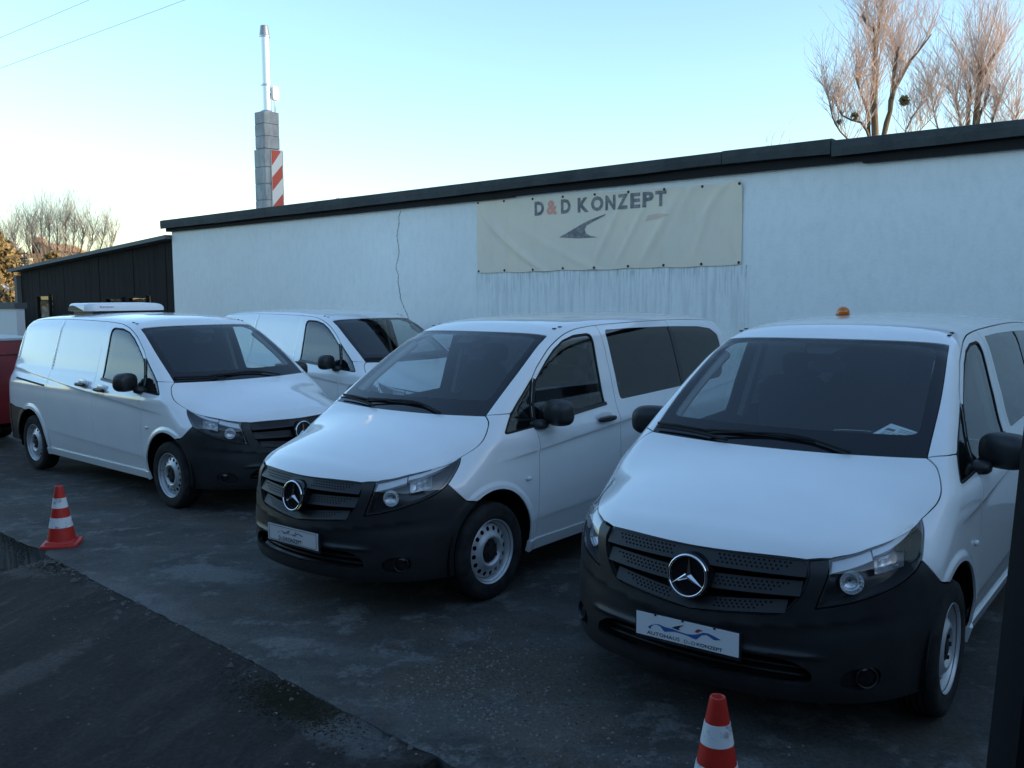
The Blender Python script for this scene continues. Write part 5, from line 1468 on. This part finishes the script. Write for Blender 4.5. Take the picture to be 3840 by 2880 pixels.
t1 = [
    ([(11.75, 30, -.5), (11.62, 30, 4.5), (11.55, 30, 7.1), (11.50, 30, 7.92), (11.51, 30, 8.74), (11.50, 30, 9.56), (11.54, 30, 10.29)], .24, .16, 26, 2.2, .42),
    ([(11.54, 30, 10.29), (11.69, 30.1, 10.69), (11.72, 30.1, 11.2)], .11, .08, 14, 1.8, .4),
    ([(11.54, 30, 10.21), (11.2, 30, 10.45), (11.07, 30, 10.75)], .10, .07, 14, 1.8, .45),
    ([(11.78, 30.2, 5.0), (11.98, 30.3, 7.09), (12.11, 30.3, 7.75), (12.21, 30.3, 8.37), (12.51, 30.3, 8.98), (12.76, 30.3, 9.43)], .21, .10, 24, 1.9, .45),
    ([(12.76, 30.3, 9.43), (13.05, 30.3, 9.75), (13.35, 30.2, 10.2)], .06, .03, 12, 1.3, .4),
    ([(12.18, 30.3, 8.2), (12.22, 30.3, 8.98), (12.29, 30.2, 9.8)], .11, .08, 18, 1.7, .4),
    ([(11.65, 30.1, 5.5), (11.41, 30, 7.05), (11.29, 29.9, 7.67), (11.06, 29.8, 8.29), (10.80, 29.8, 8.85)], .14, .05, 22, 1.7, .5),
    ([(11.60, 30, 6.2), (11.31, 29.9, 7.0), (11.04, 29.8, 7.38), (10.45, 29.7, 7.55), (10.1, 29.7, 8.2)], .09, .03, 22, 1.3, .6),
    ([(11.55, 30, 6.0), (10.9, 29.9, 6.7), (10.2, 29.8, 7.3), (9.95, 29.8, 8.3)], .07, .02, 22, 1.3, .45),
    ([(12.0, 30.2, 5.6), (12.6, 30.3, 6.9), (12.9, 30.3, 7.7), (13.3, 30.3, 8.2)], .07, .03, 20, 1.3, .55),
    ([(12.1, 30.2, 6.3), (13.0, 30.3, 7.1), (13.6, 30.3, 7.7)], .05, .02, 14, 1.1, .5),
]
tree('bare_tree', (11.7, 30.1, -.5), t1, 'bare many stemmed tree with mistletoe balls behind the white wall', 1.0, M_TWIG, M_BARK, group='bare pollarded trees behind the workshop')
t2 = [
    ([(15.0, 30.6, -.5), (15.05, 30.6, 5), (15.1, 30.6, 7.45), (15.1, 30.6, 8.31), (15.13, 30.6, 9.05), (15.11, 30.6, 9.55)], .25, .17, 30, 2.3, .5),
    ([(15.11, 30.6, 8.6), (15.32, 30.6, 9.21), (15.51, 30.6, 9.6), (15.9, 30.6, 10.1)], .13, .06, 20, 1.8, .45),
    ([(14.9, 30.6, 5.0), (14.8, 30.6, 7.41), (14.8, 30.6, 8.07), (14.79, 30.6, 8.7)], .16, .10, 22, 1.9, .5),
    ([(15.1, 30.6, 6.0), (15.2, 30.7, 7.57), (15.36, 30.7, 8.23), (15.5, 30.7, 8.75)], .12, .07, 18, 1.6, .5),
    ([(14.8, 30.6, 5.6), (14.51, 30.5, 7.45), (14.33, 30.5, 8.3)], .10, .05, 20, 1.7, .5),
    ([(15.2, 30.6, 6.0), (15.52, 30.5, 7.48), (15.68, 30.5, 8.1)], .09, .05, 18, 1.6, .55),
    ([(14.7, 30.6, 5.6), (14.0, 30.5, 7.0), (13.7, 30.5, 7.6), (13.5, 30.5, 8.5)], .06, .02, 18, 1.3, .5),
    ([(15.4, 30.6, 5.6), (16.1, 30.5, 7.0), (16.4, 30.5, 8.0)], .08, .03, 18, 1.5, .5),
]
tree('bare_tree', (15.0, 30.6, -.5), t2, 'bare stubby trunked tree at the right edge of the sky', 1.0, M_TWIG, M_BARK, group='bare pollarded trees behind the workshop')
def twigball(c, r, n, label):
    mb = MB(); segs = []
    for _ in range(n):
        d = rng.normal(0, 1, 3); d /= np.linalg.norm(d); p = d * r * .12; q = d * r * (.55 + .2 * rng.random()); d2 = d + rng.normal(0, .5, 3); d2 /= np.linalg.norm(d2)
        e = q + d2 * r * .45; segs += [(p, q, .010, .007), (q, e, .008, .006)]
        for _k in range(2):
            d3 = d2 + rng.normal(0, .6, 3); d3 /= np.linalg.norm(d3); segs.append((q, q + d3 * r * .35, .012, .010))
    V, Fc = tubes(segs); o = mesh_obj('mistletoe', V, Fc, M_MISTLE); o.location = c; tag(o, label, 'mistletoe', 'mistletoe balls in the bare tree')
twigball((12.3, 29.6, 8.02), .17, 100, 'round mistletoe ball right of the leaning tree stem')
twigball((10.75, 29.6, 7.56), .13, 45, 'flat mistletoe clump on a low limb left of the trunk')
twigball((10.26, 29.5, 7.36), .10, 36, 'small dark mistletoe clump hanging farthest left in the tree')
# pale bare tree far left
t3 = []
for i, (dx, h) in enumerate(((-1.6, 2.6), (-1.2, 3.0), (-.7, 3.3), (-.2, 3.6), (.3, 3.4), (.8, 3.3), (1.3, 3.0), (1.8, 2.7), (2.4, 2.5), (3.0, 2.2), (-2.3, 2.2), (-2.8, 1.8), (3.6, 2.0))):
    t3.append(([(-30.4, 62, -1), (-30.4 + dx * .4, 62, 2.8), (-30.4 + dx, 62, 4.6 + .2 * h), (-30.4 + dx * 1.15, 62, 4.4 + h * .8)], .16, .04, 24, 2.0, .5))
tree('bare_tree', (-30.4, 62, -1), t3, 'pale leafless tree against the white sky at the far left', .8, M_TWIG2, M_BARK)
t4 = [([(9.3, 33, 0), (9.2, 33, 4.5), (9.1, 33, 6.7)], .05, .015, 14, 1.0, .5)]
tree('bare_tree', (9.3, 33, 0), t4, 'thin bare sapling tips just above the dark roof edge', .6, M_TWIG, M_BARK)
# sunlit evergreens behind the shed
M_LEAF = mat('sunlit_evergreen', (.10, .085, .025), .8)
M_LEAF2 = mat('autumn_evergreen', (.20, .145, .06), .8)
def leafy(c, h, r, n, m, label, cat, group=None, name='conifer', kk=.16):
    root = empty(name, c); tag(root, label, cat, group)
    mb = MB(); mb.tube([(0, 0, 0), (.05, 0, h * .5), (0, 0, h * .93)], [.14, .09, .03], 8); mb.build('trunk', M_BARK, root)
    t = rng.random(n); a = rng.random(n) * 6.28
    lump = 1 + .35 * np.sin(a * 3 + t * 9) + .25 * np.sin(a * 7 - t * 17)
    rr = r * (np.sin(np.pi * np.clip(t * .92 + .08, 0, 1)) ** .55) * lump * (.45 + .6 * rng.random(n) ** .5) * (1.12 - .55 * t)
    P = np.stack([rr * np.cos(a), rr * np.sin(a), t * h], 1)
    V = []; s = kk * (.5 + rng.random(n))
    A = rng.normal(0, 1, (n, 3)); A /= np.linalg.norm(A, axis=1)[:, None]; B = np.cross(A, rng.normal(0, 1, (n, 3))); B /= np.linalg.norm(B, axis=1)[:, None]
    V = np.stack([P + A * s[:, None], P + B * s[:, None] * .5, P - A * s[:, None], P - B * s[:, None] * .5], 1).reshape(-1, 3)
    Fc = (np.arange(n)[:, None] * 4 + np.arange(4)).tolist()
    o = mesh_obj('crown', V, Fc, m, root); o['kind'] = 'stuff'
    return root
leafy((-22.6, 40.5, 0), 5.2, 1.3, 5200, M_LEAF2, 'tall sunlit brownish evergreen at the far left above the hut', 'tree', 'sunlit evergreens behind the shed', 'evergreen_tree')
leafy((-20.6, 42, 0), 4.0, 1.2, 3800, M_LEAF2, 'shorter sunlit evergreen between the hut and the shed', 'tree', 'sunlit evergreens behind the shed', 'evergreen_tree')
for (x, y), lab in (((-17.9, 36.3), 'sunlit bush seen through the leftmost shed window'), ((-15.1, 35.4), 'sunlit bush seen through the middle shed window'), ((-13.5, 34.8), 'sunlit bush seen through the shed window nearest the white wall')):
    leafy((x, y, 0), 3.3, 1.35, 3200, M_LEAF2, lab, 'bush', 'bushes seen through the shed windows', 'bush')
leafy((-60, 110, 0), 8.6, 4.5, 3000, M_LEAF2, 'orange lit treetop beside the far house', 'tree', None, 'evergreen_tree', .4)
leafy((-46.5, 118, 0), 8.6, 3.2, 3000, M_LEAF2, 'orange lit treetop rising behind the ridge of the far house', 'tree', None, 'evergreen_tree', .4)
leafy((-5.0, 27, 3.2), 1.62, .5, 260, M_LEAF, 'tuft of twigs peeping over the roof edge right of the chimney', 'bush', None, 'bush', .09)
# ------------------------------------------------------------------ vans
BLACKS.clear()
def place(root, X, Y, deg):
    a = math.radians(deg); cxm, cym = X + 2.5 * math.cos(a), Y + 2.5 * math.sin(a)
    root.location = (X, Y, float(gz(cxm, cym))); root.rotation_euler = (0, 0, a + math.pi)
GRPV = 'white vans parked along the wall'
vM = van_common('passenger_van')
base_children = [c for c in vM.children]
vL = empty('cargo_van')
for c in base_children: copy_tree(c, vL)
van_sides(vM, True); van_sides(vL, False)
vR = copy_tree(vM); vB = copy_tree(vL)
for w in ('wheel',):
    for v in (vR, vL, vB):
        for c in v.children:
            if c.name.startswith('wheel.') or c.name == 'wheel': c.rotation_euler[1] = random.uniform(0, 6)
place(vM, -1.428, 6.004, 50.98); place(vR, .822, 4.180, 52.60); place(vL, -2.083, 9.083, 138.83); place(vB, -.595, 11.690, 136.78)
tag(vM, 'white glazed van in the middle with a white bordered plate on its black bumper', 'van', GRPV)
tag(vR, 'white glazed van with an amber beacon on its roof and a sheet behind the windscreen', 'van', GRPV)
tag(vL, 'white panel van carrying a roof refrigeration unit', 'van', GRPV)
tag(vB, 'white panel van parked against the wall behind the refrigerated one', 'van', GRPV)
bpy.context.view_layer.update()

# number plates: built flat in (y, z) of the bumper, facing forward
def plate(root, holder, face, zc, style):
    pl = empty('plate_tmp'); bpy.data.objects.remove(pl)
    mb = MB(); mb.box((.030, 0, zc - .008), (.014, .535, .128)); po = mb.build('number_plate', holder, root)
    mb = MB(); mb.box((.0395, 0, zc), (.004, .520, .110)); mb.build('plate_face', face, po)
    x = .0425
    def poly(pts, m, nm, lift=0):
        mb = MB(); mb.add([(x + lift, (u - .5) * .52, zc + (.5 - v) * .11) for u, v in pts], [tuple(range(len(pts)))][0:1]); o = mb.build(nm, m, po)
        return o
    def ribbon(top, bot, m, nm):
        V = [(x, (u - .5) * .52, zc + (.5 - v) * .11) for u, v in top] + [(x, (u - .5) * .52, zc + (.5 - v) * .11) for u, v in bot]; n = len(top)
        return mesh_obj(nm, V, [(i, i + 1, n + i + 1, n + i) for i in range(n - 1)], m, po)
    def txt(body, u0, u1, v0, v1, m, bold=0.0, sp=1.0, nm='plate_lettering'):
        V, Fc = text_data(body, 1.0, bold, sp); lo, hi = V.min(0), V.max(0)
        W = [(x + .0003, ((u0 + (a - lo[0]) / (hi[0] - lo[0]) * (u1 - u0)) - .5) * .52, zc + (.5 - (v1 + (b - lo[1]) / (hi[1] - lo[1]) * (v0 - v1))) * .11) for a, b, _ in V]
        return mesh_obj(nm, W, Fc, m, po)
    if style == 'R': k = lambda u: u; kv = lambda v: v
    else: k = lambda u: .204 + (u - .121) * .727; kv = lambda v: .08 + .62 * v
    top = [(.121, .60), (.15, .50), (.19, .415), (.234, .38), (.261, .405), (.294, .436), (.376, .445), (.437, .49), (.514, .515), (.569, .48), (.60, .44), (.624, .40), (.668, .295), (.712, .27), (.766, .32), (.81, .385), (.838, .42)]
    bot = [(.1455, .685), (.154, .56), (.184, .44), (.217, .42), (.25, .47), (.2885, .65), (.349, .585), (.393, .55), (.437, .55), (.514, .585), (.569, .64), (.604, .66), (.629, .55), (.657, .415), (.70, .355), (.758, .44), (.838, .425)]
    bot[15] = (.777, .505)
    ribbon([(k(u), kv(v)) for u, v in top], [(k(u), kv(v)) for u, v in bot], M_BLUE if style == 'R' else mat('plate_grey_blue', (.12, .20, .26), .5), 'blue_wave')
    x += .0003
    poly([(k(u), kv(v)) for u, v in ((.36, .395), (.404, .29), (.459, .20), (.486, .16), (.45, .27), (.429, .37), (.45, .43), (.42, .425))], M_INK, 'black_swoosh')
    poly([(k(u), kv(v)) for u, v in ((.59, .35), (.602, .245), (.624, .185), (.668, .21), (.635, .29), (.618, .36))], M_REDINK if style == 'R' else mat('plate_dim_red', (.30, .16, .16), .5), 'red_swoosh')
    if style == 'R':
        txt('AUTOHAUS', .113, .443, .755, .915, M_INK, .01, 1.1); txt('D', .487, .522, .775, .925, M_INK); txt('&', .528, .552, .82, .925, mat('plate_pale_ink', (.35, .30, .34), .5)); txt('D', .56, .595, .775, .925, M_INK); txt('KONZEPT', .61, .853, .775, .925, M_INK, .012)
        for u in (.195, .468, .775):
            mb = MB(); mb.box((.041, (u - .5) * .52, zc + .0545), (.006, .010, .010)); mb.build('plate_clip', M_BLACK, po)
        xs = x; x = .0374
        txt('D&D KONZEPT', .24, .52, 1.035, 1.11, mat('dim_holder_print', (.10, .10, .11), .6), nm='holder_lettering')
    else:
        txt('D', .225, .262, .64, .89, M_INK, .02); txt('&', .272, .305, .70, .88, mat('plate_pale_ink', (.35, .30, .34), .5)); txt('D', .315, .352, .64, .89, M_INK, .02); txt('KONZEPT', .368, .69, .64, .89, M_INK, .02)
        mb = MB()
        for c, d in (((x, 0, zc + .0475), (.0012, .490, .0022)), ((x, 0, zc - .0475), (.0012, .490, .0022)), ((x, .2455, zc), (.0012, .0022, .0928)), ((x, -.2455, zc), (.0012, .0022, .0928))): mb.box(c, d)
        mb.build('plate_border', M_INK, po)
        x = .0374
        txt('D&D KONZEPT', .28, .60, 1.045, 1.10, mat('dim_holder_print', (.10, .10, .11), .6), nm='holder_lettering')
    return po
plate(vR, M_PLATEB, M_PLATEW, .482, 'R')
plate(vM, M_PLATEB, mat('plate_offwhite', (.62, .60, .59), .5), .482, 'M')

# beacon on the right hand van
mb = MB(); X = inv('TOP', np.array([[2.75, -.215]]))[0]
mb.lathe((-2.75, -.215, X[2] - .012), (0, 0, 1), [(.050, 0), (.050, .014), (.046, .016)], 28, True); bb = mb.build('beacon', M_BLACK, vR)
mb = MB(); mb.lathe((-2.75, -.215, X[2] - .012), (0, 0, 1), [(.044, .012), (.044, .030)] + [(.044 * math.cos(k), .030 + .040 * math.sin(k)) for k in np.linspace(.15, 1.55, 9)], 28); mb.build('beacon_dome', M_AMBER, bb, smooth=True)
mb = MB(); mb.lathe((-2.75, -.215, X[2] - .012), (0, 0, 1), [(.022, 0), (.024, .04), (.001, .05)], 16); mb.build('beacon_reflector', M_REFL, bb, smooth=True)

# refrigeration unit on the left van's roof
def fridge(root):
    # rounded box: plan outline (x back, y), taller toward the middle, side panels with a dark swept opening
    x0, x1, w, r = 3.44, 4.02, .50, .13
    plan = []
    for cx_, cy_, a0 in ((x0 + r, w - r, 90), (x0 + r, -w + r, 180), (x1 - r * .6, -w + r * .6, 270), (x1 - r * .6, w - r * .6, 0)):
        rr = r if cx_ < 3.7 else r * .6
        for k in np.linspace(0, 90, 9):
            t = math.radians(a0 + k); plan.append((cx_ + rr * math.cos(t), cy_ + rr * math.sin(t)))
    plan = np.array(plan); c = plan.mean(0); V = []; n = len(plan)
    for z, k in ((1.912, 1.0), (1.955, .998), (1.985, .985), (2.000, .955), (2.006, .90), (2.010, .5), (2.010, .02)):
        for p in plan:
            q = c + (p - c) * k; zz = z - .030 * max(0, (q[1] - .25) / .25) ** 2 * (1 if z > 1.96 else 0); V.append((-q[0], q[1], zz))
    Fc = [(i * n + j, i * n + (j + 1) % n, (i + 1) * n + (j + 1) % n, (i + 1) * n + j) for i in range(6) for j in range(n)] + [tuple(6 * n + j for j in range(n))]
    o = mesh_obj('refrigeration_unit', V, Fc, mat('unit_white', (.76, .77, .78), .35, coat=.5), root, smooth=True); o.data.set_sharp_from_angle(angle=math.radians(55))
    up = [(3.985, 1.930), (3.965, 1.962), (3.92, 1.978), (3.86, 1.980), (3.79, 1.972), (3.72, 1.956), (3.65, 1.938), (3.58, 1.922)]
    for s in (1, -1):
        V = [(-a, s * .5015, b) for a, b in up] + [(-a, s * .5015, 1.914) for a, b in up]
        mesh_obj('dark_sweep', V, [(i, i + 1, 9 + i, 8 + i) for i in range(7)], mat('unit_dark', (.02, .025, .03), .5), o)
    mb = MB(); mb.box((-3.74, 0, 1.895), (.50, .86, .040)); mb.build('unit_base', M_BLACK, o)
    V, Fc = text_data('Kerstner', .05, .0); lo = V.min(0); hi = V.max(0)
    V3 = [(-3.4375, -.36 + (a - lo[0]) / (hi[0] - lo[0]) * .17, 1.950 + (b - lo[1]) * .7) for a, b, _ in V]
    mesh_obj('unit_lettering', V3, Fc, mat('unit_print', (.10, .12, .22), .6), o)
fridge(vL)

# sheet of paper behind the right hand van's windscreen
q = np.array([(1.090, .452), (1.200, .545), (1.178, .700), (1.150, .712), (1.112, .690), (1.085, .575)]); X = inv('TOP', q); N = grad(X)
Pw = X - N * .022
sh = empty('sheet_tmp'); bpy.data.objects.remove(sh)
V = [tuple(vR.matrix_world @ Vector((-p[0], p[1], p[2]))) for p in Pw]; nW = (vR.matrix_world.to_3x3() @ Vector((-N[0][0], N[0][1], N[0][2]))).normalized()
V2 = [tuple(Vector(p) - nW * .0015) for p in V]; k = len(V)
sheet = mesh_obj('paper_sheet', V + V2, [tuple(range(k)), tuple(range(k, 2 * k))[::-1]] + [(i, (i + 1) % k, (i + 1) % k + k, i + k) for i in range(k)], M_PAPER)
tag(sheet, 'white printed sheet propped on the dashboard behind a windscreen', 'paper')
mb = MB()
A, B, C_, D = [Vector(V[i]) for i in (0, 1, 2, 4)]
def sp(u, v): return (A * (1 - u) + D * u) * (1 - v) + (B * (1 - u) + C_ * u) * v
for v0, v1, u0, u1 in ((.58, .74, .10, .34), (.80, .84, .40, .9), (.70, .73, .42, .85), (.62, .65, .42, .88), (.48, .51, .12, .9), (.40, .43, .12, .8), (.32, .35, .12, .85), (.24, .27, .12, .7), (.14, .17, .2, .8)):
    c = [sp(u0, v0) + nW * .0008, sp(u1, v0) + nW * .0008, sp(u1, v1) + nW * .0008, sp(u0, v1) + nW * .0008]; mb.add([tuple(p) for p in c], [(0, 1, 2, 3)])
mb.build('printed_lines', M_PAPERINK, sheet)

# ------------------------------------------------------------------ cones
M_CONE = mat('red_cone_plastic', (.50, .022, .012), .45, spec=.5)
_c = objco(M_CONE)
setin(M_CONE, 'Base Color', mixc(M_CONE, ramp(M_CONE, noise(M_CONE, 9, 7, .7, _c), [(.45, 0), (.75, .8)]), (.52, .022, .012), (.30, .018, .012)))
M_BAND = mat('white_reflective_band', (.70, .71, .71), .4)
_c = objco(M_BAND)
setin(M_BAND, 'Base Color', mixc(M_BAND, ramp(M_BAND, noise(M_BAND, 13, 6, .7, _c), [(.55, 0), (.63, 1)]), (.70, .71, .71), (.34, .34, .37)))
def cone(x, y, rz, label, tilt=0):
    root = empty('traffic_cone', (x, y, float(gz(x, y)) + .002), rz); root.rotation_euler = (tilt, 0, rz); tag(root, label, 'traffic cone', 'red and white traffic cones')
    R = lambda z: .112 - (z - .045) / .455 * (.112 - .030)
    mb = MB()
    n = 8; ring = []
    for j in range(48):
        a = 2 * math.pi * j / 48; c, s_ = math.cos(a), math.sin(a); r = .150 / max(abs(c), abs(s_)) ** .80
        ring.append((r * c, r * s_))
    V = []
    for sc_, z in ((1.0, 0), (1.0, .014), (.97, .022), (.80, .028), (.77, .040), (.74, .044)): V += [(a * sc_, b * sc_, z) for a, b in ring]
    for z in (.045, .05): V += [(R(z) * math.cos(2 * math.pi * j / 48) * 1.01, R(z) * math.sin(2 * math.pi * j / 48) * 1.01, z + .002) for j in range(48)]
    Fc = [(i * 48 + j, i * 48 + (j + 1) % 48, (i + 1) * 48 + (j + 1) % 48, (i + 1) * 48 + j) for i in range(7) for j in range(48)]
    mb.add(V, Fc); mb.build('base', M_CONE, root, angle=40)
    mb = MB(); prof = [(R(z), z) for z in np.linspace(.047, .492, 30)] + [(.029, .499), (.025, .500), (.022, .497), (.022, .40)]
    mb.lathe((0, 0, 0), (0, 0, 1), prof, 40); mb.build('body', M_CONE, root, angle=50)
    for z0, z1 in ((.155, .238), (.318, .400)):
        mb = MB(); mb.lathe((0, 0, 0), (0, 0, 1), [(R(z0) - .001, z0), (R(z0) + .0018, z0), (R(z1) + .0018, z1), (R(z1) - .001, z1)], 40); mb.build('white_band', M_BAND, root, angle=40)
    return root
cone(-3.80, 7.63, .25, 'traffic cone standing whole at the broken end of the yard edge')
cone(.785, 3.425, 1.0, 'traffic cone in front of the beacon van with a scuffed white band', 0)

# ------------------------------------------------------------------ red trailer at the left edge
M_TRAIL = mat('red_trailer_paint', (.22, .012, .016), .4, coat=.3)
_c = objco(M_TRAIL)
setin(M_TRAIL, 'Base Color', mixc(M_TRAIL, ramp(M_TRAIL, noise(M_TRAIL, 3, 6, .6, _c), [(.4, 0), (.75, 1)]), (.22, .012, .016), (.13, .010, .012)))
tr = empty('box_trailer', (-8.17, 13.45, float(gz(-8, 13.4)))); tr.rotation_euler = (0, 0, math.radians(-41.2))
tag(tr, 'red box trailer behind the refrigerated van at the left edge', 'trailer')
mb = MB(); mb.box((0, 0, .83), (2.5, 1.5, .95)); mb.build('body', M_TRAIL, tr)
mb = MB(); mb.box((0, 0, 1.41), (2.56, 1.56, .19)); ld = mb.build('lid', M_TRAIL, tr)
mb = MB(); mb.box((0, 0, 1.525), (2.6, 1.6, .03)); mb.build('lid_rim', mat('pale_rim', (.30, .32, .34), .5), ld)
mb = MB(); mb.box((0, 0, .32), (2.3, 1.2, .07)); mb.build('chassis', M_DARK, tr)
for s in (1, -1):
    mb = MB(); mb.lathe((0, .70 * s, .30), (0, s, 0), [(.16, -.16), (.29, -.16), (.30, -.08), (.29, 0), (.17, .01), (.15, -.02), (.001, -.02)], 32); mb.build('wheel', M_TYRE, tr, angle=40)
    mb = MB(); mb.box((0, .79 * s, .62), (.8, .10, .03)); mb.build('mudguard', M_DARK, tr)

# ------------------------------------------------------------------ dark steel gate post close to the camera
M_POST = mat('dark_painted_steel', (.005, .006, .008), .8, spec=.15)
mb = MB(); n = 24; V = []
for z, k in ((-.4, 1), (1.02, 1.0), (1.86, 1.0), (3.4, 1.0)):
    xo = 1.158 + (z - 1.02) / .84 * .052
    for j in range(n):
        a = 2 * math.pi * j / n; c, s_ = math.cos(a), math.sin(a); r = .060 / max(abs(c), abs(s_)) ** .86
        V.append((xo + r * c, 2.0 + r * s_, z))
Fc = [(i * n + j, i * n + (j + 1) % n, (i + 1) * n + (j + 1) % n, (i + 1) * n + j) for i in range(3) for j in range(n)] + [tuple(range(3 * n, 4 * n))]
mb.add(V, Fc); tag(mb.build('gate_post', M_POST, angle=40), 'dark steel post at the right edge close to the viewer', 'post')

# ------------------------------------------------------------------ buildings closing the yard behind and to the right of the viewer (mirrored in paint and glass), and an added sun block
M_HALL = mat('dark_brick_hall', (.045, .038, .034), .9)
_c = objco(M_HALL)
setin(M_HALL, 'Base Color', mixc(M_HALL, ramp(M_HALL, noise(M_HALL, 1.2, 8, .65, _c), [(.35, 0), (.7, 1)]), (.030, .026, .024), (.062, .052, .046)))
hall = frame_obj('hall'); tag(hall, 'long dark hall that shows as a dark band mirrored in the van windows', 'building')
mb = MB(); mb.box((-7, -10, 1.7), (36, 10, 5.4)); mb.box((13.0, 2.35, 1.9), (10, 14.6, 5.8)); mb.build('wall', M_HALL, hall)
mb = MB(); mb.box((-7, -10, 4.55), (36.6, 10.6, .3)); mb.box((13.0, 2.4, 4.95), (10.5, 14.6, .3)); mb.build('roof', M_FELT, hall)
for s in np.arange(-20, 10, 5.0):
    mb = MB(); mb.box((s, -4.99, 2.8), (2.2, .05, 1.4)); wf = mb.build('window', M_SOFFIT, hall)
    for dx in (-.53, .53):
        mb = MB(); mb.box((s + dx, -4.96, 2.8), (1.0, .02, 1.25)); mb.build('pane', mat('hall_pane', (.02, .025, .03), .05), wf)
up_ = MB(); up_.box((17.2, 18.1, 3.95), (33.0, 16, 8.9)); up_.build('added_shade_block', M_WALL, ws_)  # unseen tall block added to keep the low sun off chimney and yard
